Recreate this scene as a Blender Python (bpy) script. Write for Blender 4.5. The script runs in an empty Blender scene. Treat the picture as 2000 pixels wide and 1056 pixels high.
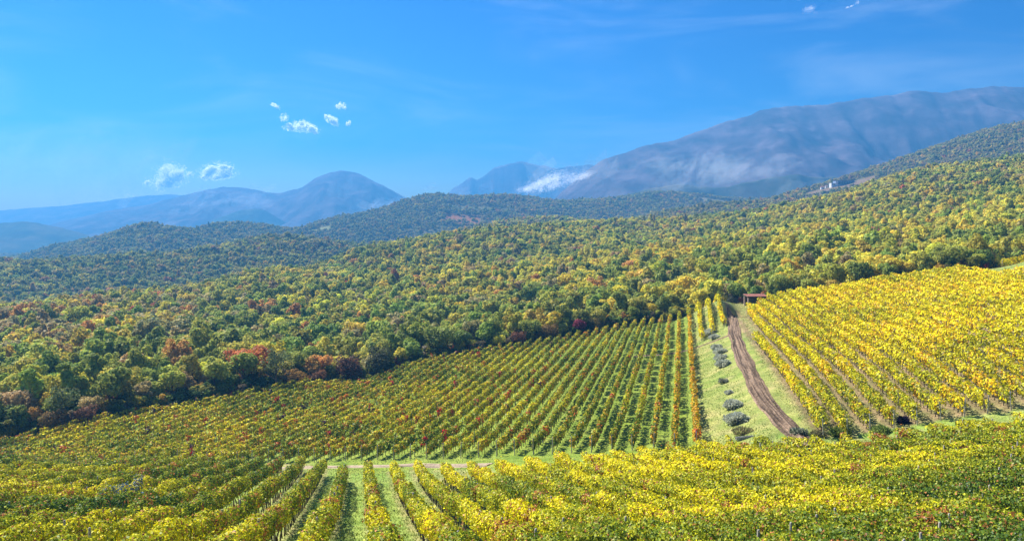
import bpy, math, random
import numpy as np
from mathutils import Vector

random.seed(7)
rng = np.random.default_rng(7)
scene = bpy.context.scene
C = scene.collection

# ------------------------------------------------------------------ camera
F = 1540.0            # focal length in pixels of the 2000 px wide photograph
HY = 420.0            # the horizon line in that photograph
cam_d = bpy.data.cameras.new("camera")
cam = bpy.data.objects.new("camera", cam_d)
C.objects.link(cam)
cam_d.sensor_fit = 'HORIZONTAL'
cam_d.sensor_width = 36.0
cam_d.lens = 36.0 * F / 2000.0
cam_d.shift_y = -(528.0 - HY) / 2000.0
cam_d.clip_start = 0.5
cam_d.clip_end = 80000.0
cam.location = (0, 0, 0)
cam.rotation_euler = (math.radians(90), 0, 0)
scene.camera = cam

# ------------------------------------------------------------------ sky, sun, exposure
SUN_AZ = math.radians(-48)      # measured from the view direction, negative is to the left
SUN_EL = math.radians(44)
world = bpy.data.worlds.new("World")
scene.world = world
world.use_nodes = True
nt = world.node_tree
nt.nodes.clear()
wout = nt.nodes.new("ShaderNodeOutputWorld")
wbg = nt.nodes.new("ShaderNodeBackground")
sky = nt.nodes.new("ShaderNodeTexSky")
sky.sky_type = 'NISHITA'
sky.sun_disc = False
sky.sun_elevation = SUN_EL
sky.sun_rotation = SUN_AZ
sky.altitude = 300
sky.air_density = 1.0
sky.dust_density = 0.9
sky.ozone_density = 5.0
hsv = nt.nodes.new("ShaderNodeHueSaturation")
hsv.inputs["Saturation"].default_value = 2.6
hsv.inputs["Value"].default_value = 1.0
hsv.inputs["Hue"].default_value = 0.52
nt.links.new(sky.outputs[0], hsv.inputs["Color"])
# thin high cirrus all over the sky
wtc = nt.nodes.new("ShaderNodeTexCoord")
wmap = nt.nodes.new("ShaderNodeMapping"); wmap.inputs["Scale"].default_value = (1.6, 1.6, 6.5); wmap.inputs["Rotation"].default_value = (0.25, 0.35, 0.4)
wnz = nt.nodes.new("ShaderNodeTexNoise"); wnz.inputs["Scale"].default_value = 2.1; wnz.inputs["Detail"].default_value = 7; wnz.inputs["Roughness"].default_value = 0.55
wnz.inputs["Distortion"].default_value = 0.6
wrp = nt.nodes.new("ShaderNodeMapRange"); wrp.inputs["From Min"].default_value = 0.42; wrp.inputs["From Max"].default_value = 0.80
wrp.inputs["To Min"].default_value = 0.0; wrp.inputs["To Max"].default_value = 0.42; wrp.interpolation_type = 'SMOOTHSTEP'
wmx = nt.nodes.new("ShaderNodeMix"); wmx.data_type = 'RGBA'; wmx.inputs["B"].default_value = (7.5, 8.6, 10.0, 1)
nt.links.new(wtc.outputs["Generated"], wmap.inputs["Vector"]); nt.links.new(wmap.outputs[0], wnz.inputs["Vector"])
nt.links.new(wnz.outputs["Fac"], wrp.inputs["Value"]); nt.links.new(wrp.outputs[0], wmx.inputs["Factor"])
nt.links.new(hsv.outputs[0], wmx.inputs["A"]); nt.links.new(wmx.outputs["Result"], wbg.inputs["Color"])
wbg.inputs["Strength"].default_value = 0.05
nt.links.new(wbg.outputs[0], wout.inputs["Surface"])

sun_d = bpy.data.lights.new("sun", 'SUN')
sun_d.energy = 5.0
sun_d.angle = math.radians(0.5)
sun_d.color = (1.0, 0.95, 0.86)
sun = bpy.data.objects.new("sun", sun_d)
C.objects.link(sun)
sdir = Vector((math.sin(SUN_AZ) * math.cos(SUN_EL), math.cos(SUN_AZ) * math.cos(SUN_EL), math.sin(SUN_EL)))
sun.rotation_euler = sdir.to_track_quat('Z', 'Y').to_euler()
sun.location = sdir * 500

vs = scene.view_settings
vs.view_transform = 'Standard'
vs.look = 'None'
vs.exposure = 1.2
vs.gamma = 1.0
vs.use_curve_mapping = False
scene.cycles.max_bounces = 8
scene.cycles.diffuse_bounces = 3
scene.cycles.glossy_bounces = 1
scene.cycles.transmission_bounces = 6
scene.cycles.transparent_max_bounces = 48
scene.cycles.volume_bounces = 0
scene.cycles.use_denoising = True

# ------------------------------------------------------------------ helpers
def tag(o, label=None, cat=None, group=None, kind=None):
    if label: o["label"] = label
    if cat: o["category"] = cat
    if group: o["group"] = group
    if kind: o["kind"] = kind
    return o

def empty(name, loc):
    o = bpy.data.objects.new(name, None)
    o.empty_display_size = 0.3
    C.objects.link(o)
    o.location = loc
    return o

def np_mesh(name, V, Q, mat=None, col=None, smooth=False, mats=None, mat_idx=None):
    """mesh from vertices (n,3), faces (m,k) with k=3 or 4, optional per-vertex colour"""
    V = np.asarray(V, dtype=np.float32); Q = np.asarray(Q, dtype=np.int32)
    me = bpy.data.meshes.new(name)
    k = Q.shape[1]
    me.vertices.add(len(V)); me.vertices.foreach_set("co", V.ravel())
    me.loops.add(Q.size); me.loops.foreach_set("vertex_index", Q.ravel())
    me.polygons.add(len(Q))
    me.polygons.foreach_set("loop_start", np.arange(0, Q.size, k, dtype=np.int32))
    me.update(calc_edges=True)
    if smooth:
        me.polygons.foreach_set("use_smooth", np.ones(len(Q), dtype=bool))
    if col is not None:
        a = me.color_attributes.new("tint", 'FLOAT_COLOR', 'POINT')
        c4 = np.ones((len(V), 4), dtype=np.float32); c4[:, :3] = col
        a.data.foreach_set("color", c4.ravel())
    for m in (mats or ([mat] if mat else [])):
        me.materials.append(m)
    if mat_idx is not None:
        me.polygons.foreach_set("material_index", np.asarray(mat_idx, dtype=np.int32))
    me.validate()
    return me

def link(name, me, parent=None, loc=None):
    o = bpy.data.objects.new(name, me)
    C.objects.link(o)
    if parent: o.parent = parent
    if loc is not None: o.location = loc
    return o

class MB:
    """collects simple shapes into one mesh"""
    def __init__(s): s.v = []; s.f = []
    def box(s, x0, x1, y0, y1, z0, z1):
        n = len(s.v)
        s.v += [(x0,y0,z0),(x1,y0,z0),(x1,y1,z0),(x0,y1,z0),(x0,y0,z1),(x1,y0,z1),(x1,y1,z1),(x0,y1,z1)]
        for q in ((0,3,2,1),(4,5,6,7),(0,1,5,4),(1,2,6,5),(2,3,7,6),(3,0,4,7)):
            s.f.append(tuple(n+i for i in q))
        return s
    def tube(s, pts, rad, n=6):
        b0 = len(s.v)
        pts = [Vector(p) for p in pts]
        for i, p in enumerate(pts):
            d = (pts[min(i+1, len(pts)-1)] - pts[max(i-1, 0)]).normalized()
            a = d.orthogonal().normalized(); b = d.cross(a)
            for k in range(n):
                w = 2*math.pi*k/n
                s.v.append(tuple(p + (a*math.cos(w) + b*math.sin(w))*rad[i]))
        for i in range(len(pts)-1):
            for k in range(n):
                s.f.append((b0+i*n+k, b0+i*n+(k+1)%n, b0+(i+1)*n+(k+1)%n, b0+(i+1)*n+k))
        s.f.append(tuple(b0+(len(pts)-1)*n+k for k in range(n)))
        return s
    def mesh(s, name, mat, smooth=False):
        me = bpy.data.meshes.new(name)
        me.from_pydata(s.v, [], s.f); me.update()
        if smooth: me.polygons.foreach_set("use_smooth", [True]*len(me.polygons))
        if mat: me.materials.append(mat)
        return me

# smooth value noise on numpy arrays
_perm = np.random.default_rng(3).permutation(4096)
_val = np.random.default_rng(4).random(4096)
def vnoise(x, y):
    xi = np.floor(x).astype(np.int64); yi = np.floor(y).astype(np.int64)
    fx = x - xi; fy = y - yi
    fx = fx*fx*(3-2*fx); fy = fy*fy*(3-2*fy)
    def h(a, b): return _val[_perm[(a + _perm[b & 4095]) & 4095]]
    return ((h(xi,yi)*(1-fx) + h(xi+1,yi)*fx)*(1-fy) + (h(xi,yi+1)*(1-fx) + h(xi+1,yi+1)*fx)*fy)
def fbm(x, y, o=4):
    r = 0; a = 0.5; t = 0
    for i in range(o):
        r = r + a*vnoise(x*2**i + 17.3*i, y*2**i + 5.1*i); t += a; a *= 0.5
    return r/t
def sstep(a, b, x):
    t = np.clip((x-a)/(b-a), 0, 1); return t*t*(3-2*t)

# ------------------------------------------------------------------ materials
def new_mat(name):
    m = bpy.data.materials.new(name); m.use_nodes = True
    n = m.node_tree; n.nodes.clear()
    out = n.nodes.new("ShaderNodeOutputMaterial")
    return m, n, out

def leaf_material(name, source, transl=0.35, gloss=0.06, sat=1.0):
    """thin leaf: diffuse + translucent + a little gloss; colour from a mesh, object or instance tint"""
    m, n, out = new_mat(name)
    if source == 'mesh':
        a = n.nodes.new("ShaderNodeAttribute"); a.attribute_name = "tint"; col = a.outputs["Color"]
    else:
        a = n.nodes.new("ShaderNodeAttribute"); a.attribute_name = "tint"
        if source == 'object':
            b = n.nodes.new("ShaderNodeObjectInfo"); bc = b.outputs["Color"]
        else:
            b = n.nodes.new("ShaderNodeAttribute"); b.attribute_type = 'INSTANCER'; b.attribute_name = "treecol"; bc = b.outputs["Color"]
        mx = n.nodes.new("ShaderNodeMix"); mx.data_type = 'RGBA'; mx.blend_type = 'MULTIPLY'
        mx.inputs["Factor"].default_value = 1.0
        n.links.new(a.outputs["Color"], mx.inputs["A"]); n.links.new(bc, mx.inputs["B"])
        col = mx.outputs["Result"]
    d = n.nodes.new("ShaderNodeBsdfDiffuse"); t = n.nodes.new("ShaderNodeBsdfTranslucent")
    g = n.nodes.new("ShaderNodeBsdfGlossy"); g.inputs["Roughness"].default_value = 0.45
    n.links.new(col, d.inputs["Color"])
    n.links.new(col, t.inputs["Color"])
    m1 = n.nodes.new("ShaderNodeMixShader"); m1.inputs[0].default_value = transl
    n.links.new(d.outputs[0], m1.inputs[1]); n.links.new(t.outputs[0], m1.inputs[2])
    m2 = n.nodes.new("ShaderNodeMixShader"); m2.inputs[0].default_value = gloss
    n.links.new(m1.outputs[0], m2.inputs[1]); n.links.new(g.outputs[0], m2.inputs[2])
    n.links.new(m2.outputs[0], out.inputs["Surface"])
    return m

def noise_mat(name, c1, c2, scale, rough=0.9, bump=0.0, c3=None, detail=6):
    m, n, out = new_mat(name)
    p = n.nodes.new("ShaderNodeBsdfPrincipled"); p.inputs["Roughness"].default_value = rough
    p.inputs["Specular IOR Level"].default_value = 0.2
    tc = n.nodes.new("ShaderNodeTexCoord"); nz = n.nodes.new("ShaderNodeTexNoise")
    nz.inputs["Scale"].default_value = scale; nz.inputs["Detail"].default_value = detail
    n.links.new(tc.outputs["Object"], nz.inputs["Vector"])
    r = n.nodes.new("ShaderNodeValToRGB")
    r.color_ramp.elements[0].position = 0.32; r.color_ramp.elements[1].position = 0.68
    r.color_ramp.elements[0].color = (*c1, 1); r.color_ramp.elements[1].color = (*c2, 1)
    if c3:
        e = r.color_ramp.elements.new(0.5); e.color = (*c3, 1)
    n.links.new(nz.outputs["Fac"], r.inputs[0]); n.links.new(r.outputs[0], p.inputs["Base Color"])
    if bump:
        b = n.nodes.new("ShaderNodeBump"); b.inputs["Strength"].default_value = bump; b.inputs["Distance"].default_value = 0.1
        n.links.new(nz.outputs["Fac"], b.inputs["Height"]); n.links.new(b.outputs[0], p.inputs["Normal"])
    n.links.new(p.outputs[0], out.inputs["Surface"])
    return m

M_LEAF = leaf_material("vine_leaf", 'mesh', 0.28, 0.015)
M_TREE = leaf_material("tree_leaf", 'object', 0.38, 0.01)
M_MASS = leaf_material("forest_leaf", 'instance', 0.38, 0.01)
M_BUSH = leaf_material("bush_leaf", 'mesh', 0.4, 0.01)
M_BARK = noise_mat("bark", (0.05,0.04,0.03), (0.14,0.11,0.085), 12, bump=0.4)
M_VINEWOOD = noise_mat("vine_wood", (0.03,0.022,0.017), (0.09,0.065,0.045), 20)
M_POST = noise_mat("weathered_post", (0.26,0.23,0.18), (0.50,0.45,0.37), 9)

def ground_material():
    m, n, out = new_mat("ground_grass_and_soil")
    p = n.nodes.new("ShaderNodeBsdfPrincipled"); p.inputs["Roughness"].default_value = 0.95
    p.inputs["Specular IOR Level"].default_value = 0.1
    a = n.nodes.new("ShaderNodeAttribute"); a.attribute_name = "tint"
    g = n.nodes.new("ShaderNodeNewGeometry")
    n1 = n.nodes.new("ShaderNodeTexNoise"); n1.inputs["Scale"].default_value = 0.55; n1.inputs["Detail"].default_value = 8
    n2 = n.nodes.new("ShaderNodeTexNoise"); n2.inputs["Scale"].default_value = 7.0; n2.inputs["Detail"].default_value = 5
    n.links.new(g.outputs["Position"], n1.inputs["Vector"]); n.links.new(g.outputs["Position"], n2.inputs["Vector"])
    r1 = n.nodes.new("ShaderNodeValToRGB")
    r1.color_ramp.elements[0].position = 0.3; r1.color_ramp.elements[1].position = 0.7
    r1.color_ramp.elements[0].color = (0.62,0.72,0.55,1); r1.color_ramp.elements[1].color = (1.35,1.2,1.25,1)
    n.links.new(n1.outputs["Fac"], r1.inputs[0])
    r2 = n.nodes.new("ShaderNodeValToRGB")
    r2.color_ramp.elements[0].position = 0.35; r2.color_ramp.elements[1].position = 0.65
    r2.color_ramp.elements[0].color = (0.55,0.55,0.5,1); r2.color_ramp.elements[1].color = (1.3,1.3,1.3,1)
    n.links.new(n2.outputs["Fac"], r2.inputs[0])
    mx = n.nodes.new("ShaderNodeMix"); mx.data_type='RGBA'; mx.blend_type='MULTIPLY'; mx.inputs["Factor"].default_value=1
    my = n.nodes.new("ShaderNodeMix"); my.data_type='RGBA'; my.blend_type='MULTIPLY'; my.inputs["Factor"].default_value=1
    n.links.new(a.outputs["Color"], mx.inputs["A"]); n.links.new(r1.outputs[0], mx.inputs["B"])
    n.links.new(mx.outputs["Result"], my.inputs["A"]); n.links.new(r2.outputs[0], my.inputs["B"])
    n.links.new(my.outputs["Result"], p.inputs["Base Color"])
    b = n.nodes.new("ShaderNodeBump"); b.inputs["Strength"].default_value = 0.6; b.inputs["Distance"].default_value = 0.12
    n.links.new(n2.outputs["Fac"], b.inputs["Height"]); n.links.new(b.outputs[0], p.inputs["Normal"])
    n.links.new(p.outputs[0], out.inputs["Surface"])
    return m
M_GROUND = ground_material()

# ------------------------------------------------------------------ the lie of the land
CT = []                                  # control points of the ground: (u, ln Y, Z / Y)
def ctl(px, Y, Z): CT.append(((px-1000.0)/F, math.log(Y), Z/Y))
def ctl_xy(X, Y, Z): CT.append((X/Y, math.log(Y), Z/Y))
def zpix(py, Y): return -(py-HY)/F*Y
def lerp(xs, ys): return lambda q: float(np.interp(q, xs, ys))

VINE_H = 1.85
TA = (705.0-1000.0)/F                    # plan direction of the rows of the near block (dX/dY)
TB = (1333.0-1000.0)/F
TC = (1284.0-1000.0)/F
a_base = lerp([0, 5, 12.4, 22.5, 30, 36.6, 50, 77, 95, 110], [-2.6, -4.05, -6.3, -9.3, -11.7, -13.7, -17.5, -24.4, -28.6, -32.0])
def za(X, Y):                            # ground of the near block
    w = float(sstep(20, 70, Y))
    return a_base(Y) - VINE_H + 0.105*max(0.0, min(X, 60))*w + 0.95*math.exp(-((X-11)/14)**2)*float(sstep(38, 66, Y))
a_edge = lerp([-60,-43,-21,-16,-9,-6.6,-4.15,-1.7,0.75,5.65,10.5,15.5,25,40,58,90],
              [99, 97, 95.5, 93, 90, 89, 84, 78, 77, 78, 75.6, 72.3, 70, 69, 68, 67])
for Y in (3.5, 6, 9, 13, 18, 25, 35, 50, 64):
    for u in (-1.3, -0.95, -0.6, -0.3, 0.0, 0.3, 0.6, 0.95, 1.3):
        ctl_xy(u*Y, Y, za(u*Y, Y))
for c in (-45, -25, -9, 0, 10, 20, 35, 55):
    Y = a_edge(c) - 1.0
    ctl_xy(c+TA*Y, Y, za(c+TA*Y, Y))

b_px   = [-700, -300, 0, 300, 600, 900, 1150, 1350]
b_botY = lerp(b_px, [122, 114, 108, 103, 97.5, 90, 84, 80])
b_botP = lerp(b_px, [905, 900, 895, 886, 874, 862, 850, 842])
b_tpx  = [-700, -300, 0, 200, 400, 640, 900, 1100, 1300, 1400]
b_topY = lerp(b_tpx, [104, 116, 125, 135, 147, 165, 183, 193, 200, 202])
b_topP = lerp(b_tpx, [950, 900, 851, 804, 772, 731, 684, 649, 612, 599])
b_sag  = lerp([0, 300, 600, 900, 1150, 1350], [0.4, 0.7, 1.1, 1.0, 0.4, -0.3])
for px in (-300, 0, 200, 400, 600, 800, 1000, 1150, 1260, 1350):
    Yb, Yt = b_botY(px), b_topY(px)
    Zb, Zt = zpix(b_botP(px), Yb)-VINE_H, zpix(b_topP(px), Yt)-VINE_H
    if Yt > Yb*1.03:
        ctl(px, Yb, Zb)
    ctl(px, Yt, Zt)
    if Yt > Yb*1.12:
        for t in (0.33, 0.66):
            ctl(px, Yb+(Yt-Yb)*t, Zb+(Zt-Zb)*t - b_sag(px)*4*t*(1-t))
def zc(c): return -18.5 - 1.85 + 0.16*(c-20.5)
for c in (16, 25, 36, 50, 66, 85, 110):
    for Y in (73, 95, 125, 155, 178):
        ctl_xy(c+TC*Y, Y, zc(c) - (0.5 if Y < 80 else 0) + (0.35 if 90 < Y < 160 else 0))
TRACK = [(1580,872),(1543,838),(1512,805),(1489,778),(1465,727),(1447,690),(1434,648),(1430,625),(1429,606)]
track_pts = []
for px, py in TRACK:
    Y = 21.4*F/(py-HY); track_pts.append(((px-1000)/F*Y, Y)); ctl(px, Y, -21.4)
for px, py in ((1440,822),(1428,783),(1412,705),(1402,655)):
    ctl(px, 22.6*F/(py-HY), -22.6)

# forest and hills: the top of the canopy in the photograph; the ground lies a tree's height lower
TREE_H = 6.3
FPX = [0, 350, 700, 1000, 1265, 1400, 1550, 1700, 2000]
fe_P = [(765,136),(712,158),(690,182),(618,206),(578,216),(560,217),(545,205),(527,196),(478,200)]
fm_P = [[(700,182),(650,250)], [(640,232),(598,325)], [(640,232),(580,330),(530,480)], [(600,245),(550,335),(500,500)],
        [(525,300),(482,450),(456,650)], [(520,275),(480,380),(448,570)], [(500,260),(460,370),(425,560)],
        [(480,262),(440,380),(398,540)], [(430,300),(380,420),(335,580)]]
f1 = ([0,200,350,500,700,850,1000,1125,1265,1400,1550,1650,1700,1750,1800,2000],
      [600,575,560,530,495,484,463,447,441,427,404,382,363,345,330,308],
      [340,400,460,540,680,760,850,880,900,880,850,830,820,800,780,720])
f2 = ([0,150,250,400,520,600,700,750,850,1000,1100,1300,1400,1560,1640,1700,1800,2000],
      [508,500,492,482,464,470,482,489,470,446,433,415,400,371,352,338,305,258],
      [750,800,820,850,900,900,950,950,970,1000,1050,1200,1250,1450,1550,1600,1650,1700])
h3 = ([0,100,200,290,350,430,520,580,640,720,800,850,900,980,1060,1150,1270,1380,1500,1700,2000],
      [505,482,458,436,445,437,441,446,426,413,389,381,384,379,389,389,377,381,392,385,380],
      [1450,1400,1330,1250,1300,1400,1500,1500,1550,1600,1700,1700,1720,1750,1800,1850,1950,2000,2100,2300,2500])
def at(curve, px): return float(np.interp(px, curve[0], curve[1])), float(np.interp(px, curve[0], curve[2]))
for i, px in enumerate(FPX):
    py, Y = fe_P[i]
    ctl(px, Y, zpix(py, Y)-TREE_H)
    for py, Y in fm_P[i]:
        ctl(px, Y, zpix(py, Y)-TREE_H)
for px in (-700, -300):
    ctl(px, 150, -46); ctl(px, 260, -52); ctl(px, 400, -58)
for px in (2350, 2700):
    ctl(px, 215, 4); ctl(px, 300, 18); ctl(px, 430, 40); ctl(px, 580, 62)
ext = [-700, -300]; exr = [2350, 2700]
def each(curve): return ext + list(curve[0]) + exr
def dips(px, a, b, drop):
    (pa, Ya), (pb, Yb) = a, b
    Za, Zb = zpix(pa, Ya), zpix(pb, Yb)
    Y = math.sqrt(Ya*Yb)
    ctl(px, Y, min(Za + (Zb-Za)*0.25, Zb) - drop - TREE_H)
for px in each(f1):
    p, Y = at(f1, px); ctl(px, Y, zpix(p, Y)-TREE_H)
for px in each(f2):
    p, Y = at(f2, px); ctl(px, Y, zpix(p, Y)-TREE_H)
    dips(px, at(f1, px), (p, Y), 24 if px < 800 else (22 if px < 1900 else 12))
for px in each(h3):
    p, Y = at(h3, px); ctl(px, Y, zpix(p, Y)-TREE_H-1)
    pf, Yf = at(f2, px)
    dips(px, (pf, Yf), (p, Y), 38)
    ctl(px, Y*1.14, zpix(p, Y)-TREE_H-26); ctl(px, Y*1.42, -115)
for px in range(-700, 2800, 340):
    for Y in (3000, 4200, 7000, 12000, 20000, 40000):
        ctl(px, Y, -140)
CT = np.array(CT)

SU = 2.2
def _k(d2): return 0.5*d2*np.log(d2 + 1e-12)
_P = np.c_[CT[:,0]*SU, CT[:,1]]
_n = len(_P)
_D = ((_P[:,None,:]-_P[None,:,:])**2).sum(-1)
_A = np.zeros((_n+3, _n+3))
_A[:_n,:_n] = _k(_D) - 2e-4*np.eye(_n)
_A[:_n,_n] = 1; _A[:_n,_n+1:] = _P
_A[_n:,:_n] = _A[:_n,_n:].T
_W = np.linalg.solve(_A, np.r_[CT[:,2], 0, 0, 0])
def ground_raw(X, Y):
    X = np.atleast_1d(np.asarray(X, float)); Y = np.maximum(np.atleast_1d(np.asarray(Y, float)), 2.5)
    out = np.empty(X.shape)
    for i in range(0, len(X), 20000):
        q = np.c_[np.clip(X[i:i+20000]/Y[i:i+20000], -1.5, 1.5)*SU, np.log(Y[i:i+20000])]
        d = ((q[:,None,:]-_P[None,:,:])**2).sum(-1)
        out[i:i+20000] = _k(d) @ _W[:_n] + _W[_n] + q @ _W[_n+1:]
    return out*Y
def ground(X, Y):
    X = np.atleast_1d(np.asarray(X, float)); Y = np.atleast_1d(np.asarray(Y, float))
    z = ground_raw(X, Y)
    z = z + (fbm(X*0.35, Y*0.35, 2)-0.5)*0.16*sstep(2, 8, Y)
    far = sstep(150, 420, Y)*(1-sstep(2200, 3000, Y))
    z = z + (fbm(X/130+3, Y/130, 3)-0.5)*8*far*sstep(200, 700, Y) + (fbm(X/35, Y/35, 2)-0.5)*4*far
    return z
def gz(x, y): return float(ground(x, y)[0])

# ------------------------------------------------------------------ where things stand
c_topY = lerp([1400, 1470, 1700, 1925, 1945, 2700], [178, 178, 176, 172, 156, 150])
def forest_start(px):
    a = np.interp(px, b_tpx, [b_topY(p)+3.0 for p in b_tpx])
    r = np.interp(px, [1400, 1440, 1470, 1500, 1600, 1700, 1930, 1960, 2100, 2700],
                      [208, 206, 200, 196, 190, 187, 184, 216, 218, 215])
    return np.where(px < 1400, a, r)
TRX = np.array([p[0] for p in track_pts]); TRY = np.array([p[1] for p in track_pts])
def track_x(Y):
    return np.interp(Y, TRY, TRX)
# bare or planted patches on the far hill: (px, py-range as Y-range, half width px, colour, trees allowed)
FIELDS = [(905,1490,1530,34,(0.30,0.13,0.06)), (780,1345,1378,20,(0.32,0.14,0.06)), (845,1405,1436,22,(0.26,0.11,0.05)),
          (622,1440,1490,26,(0.20,0.22,0.08)), (405,1345,1375,50,(0.17,0.2,0.08)), (1640,1300,1400,70,(0.22,0.15,0.09)),
          (1400,1900,1990,40,(0.24,0.2,0.1)), (930,1585,1625,60,(0.1,0.13,0.09))]

# ------------------------------------------------------------------ terrain sheet
def terrain():
    us = np.r_[np.linspace(-1.35, -0.74, 26)[:-1], np.linspace(-0.74, 0.74, 400), np.linspace(0.74, 1.35, 26)[1:]]
    ys = np.r_[np.exp(np.linspace(math.log(2.6), math.log(55), 70))[:-1], np.linspace(55, 215, 170)[:-1],
               np.exp(np.linspace(math.log(215), math.log(3000), 130))[:-1], np.exp(np.linspace(math.log(3000), math.log(45000), 16))]
    U, Yg = np.meshgrid(us, ys)
    X = (U*Yg).ravel(); Y = Yg.ravel()
    Z = ground(X, Y)
    nu, ny = len(us), len(ys)
    i = np.arange(ny-1)[:,None]*nu + np.arange(nu-1)[None,:]
    Q = np.stack([i, i+1, i+nu+1, i+nu], -1).reshape(-1, 4)
    px = 1000 + X/Y*F
    col = np.tile(np.array([0.135, 0.13, 0.05]), (len(X), 1))      # woodland floor by default
    n1 = fbm(X*0.12, Y*0.12, 3)[:,None]
    n2 = fbm(X*0.5+9, Y*0.5, 3)[:,None]
    cA = X - TA*Y
    ae = np.interp(cA, [-60,-43,-21,-16,-9,-6.6,-4.15,-1.7,0.75,5.65,10.5,15.5,25,40,58,90],
                   [99, 97, 95.5, 93, 90, 89, 84, 78, 77, 78, 75.6, 72.3, 70, 69, 68, 67])
    lush = np.array([0.20, 0.33, 0.045]); pale = np.array([0.34, 0.36, 0.11]); dry = np.array([0.33, 0.27, 0.13])
    soil = np.array([0.24, 0.17, 0.10])
    inA = Y < ae + 8
    gA = lush*(1-n1*0.7) + pale*n1*0.7
    da = np.abs((cA - 0.75 + 1.225) % 2.45 - 1.225)[:,None]        # distance to the nearest row
    gA = gA + (dry-gA)*np.clip((0.62-da)/0.3, 0, 1)*0.75*np.clip(n2*1.6, 0, 1)
    col = np.where(inA[:,None], gA, col)
    inB = (~inA) & (Y < np.interp(px, b_tpx, [b_topY(p)+4 for p in b_tpx])) & (px < 1400)
    gB = np.array([0.21, 0.30, 0.035])*(1-n2*0.5) + np.array([0.30,0.34,0.08])*n2*0.5
    col = np.where(inB[:,None], gB, col)
    tx = track_x(Y)
    verge = (~inA) & (px >= 1340) & (Y < np.interp(px,[1300,1470,1500],[204,200,180]))
    vg = lush*0.62 + pale*0.3
    vg = vg + (pale-vg)*np.clip(n1*1.3-0.1, 0, 1)
    vg = vg*(0.72+0.5*n2) + (dry-vg)*np.clip(n2*2.2-1.1, 0, 0.6)
    col = np.where((verge & (X > TB*Y+1.5))[:,None], vg, col)
    cC = X - TC*Y
    right = verge & (X > tx + 2.4)
    gr = pale*(1-0.5*n2) + dry*0.5*n2
    col = np.where(right[:,None], gr, col)
    col = np.where(((cC > 60) & (Y > 120) & (Y < 214) & (~inA))[:,None], vg, col)
    inC = (~inA) & (cC > 15.0) & ((cC < 67) | (Y < 157)) & (Y > 72) & (Y < np.interp(px, [1400,1930,1960,2700],[180,180,214,214]))
    gC = dry*(0.25+0.5*n1) + np.array([0.27,0.32,0.09])*(0.75-0.5*n1)
    dc = np.abs((cC - 16 + 1.135) % 2.27 - 1.135)[:,None]
    gC = gC + (soil-gC)*np.clip((0.7-dc)/0.3, 0, 1)*0.8
    col = np.where(inC[:,None], gC, col)
    col = np.where((inC & (Y < 76.5))[:,None], vg, col)
    for (fp, y0, y1, hw, fc) in FIELDS:
        m = (np.abs(px-fp) < hw) & (Y > y0) & (Y < y1)
        col = np.where(m[:,None], np.array(fc), col)
    plain = Y > 2300
    col = np.where(plain[:,None], np.array([0.13,0.13,0.07])*(0.6+0.8*fbm(X/400, Y/400, 3)[:,None]), col)
    me = np_mesh("ground", np.c_[X, Y, Z], Q, M_GROUND, col, smooth=True)
    tag(link("ground", me), kind="structure")
terrain()

# ------------------------------------------------------------------ tracks
def rut_material(name, c1, c2):
    m, n, out = new_mat(name)
    p = n.nodes.new("ShaderNodeBsdfPrincipled"); p.inputs["Roughness"].default_value = 0.95
    p.inputs["Specular IOR Level"].default_value = 0.1
    a = n.nodes.new("ShaderNodeAttribute"); a.attribute_name = "tint"
    g = n.nodes.new("ShaderNodeNewGeometry")
    nz = n.nodes.new("ShaderNodeTexNoise"); nz.inputs["Scale"].default_value = 3.2; nz.inputs["Detail"].default_value = 8
    n.links.new(g.outputs["Position"], nz.inputs["Vector"])
    r = n.nodes.new("ShaderNodeValToRGB"); r.color_ramp.elements[0].position = 0.3; r.color_ramp.elements[1].position = 0.72
    r.color_ramp.elements[0].color = (*c1, 1); r.color_ramp.elements[1].color = (*c2, 1)
    n.links.new(nz.outputs["Fac"], r.inputs[0])
    mx = n.nodes.new("ShaderNodeMix"); mx.data_type='RGBA'; mx.blend_type='MULTIPLY'; mx.inputs["Factor"].default_value=1
    n.links.new(r.outputs[0], mx.inputs["A"]); n.links.new(a.outputs["Color"], mx.inputs["B"])
    n.links.new(mx.outputs["Result"], p.inputs["Base Color"])
    b = n.nodes.new("ShaderNodeBump"); b.inputs["Strength"].default_value = 0.8; b.inputs["Distance"].default_value = 0.1
    n.links.new(nz.outputs["Fac"], b.inputs["Height"]); n.links.new(b.outputs[0], p.inputs["Normal"])
    n.links.new(p.outputs[0], out.inputs["Surface"])
    return m

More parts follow.
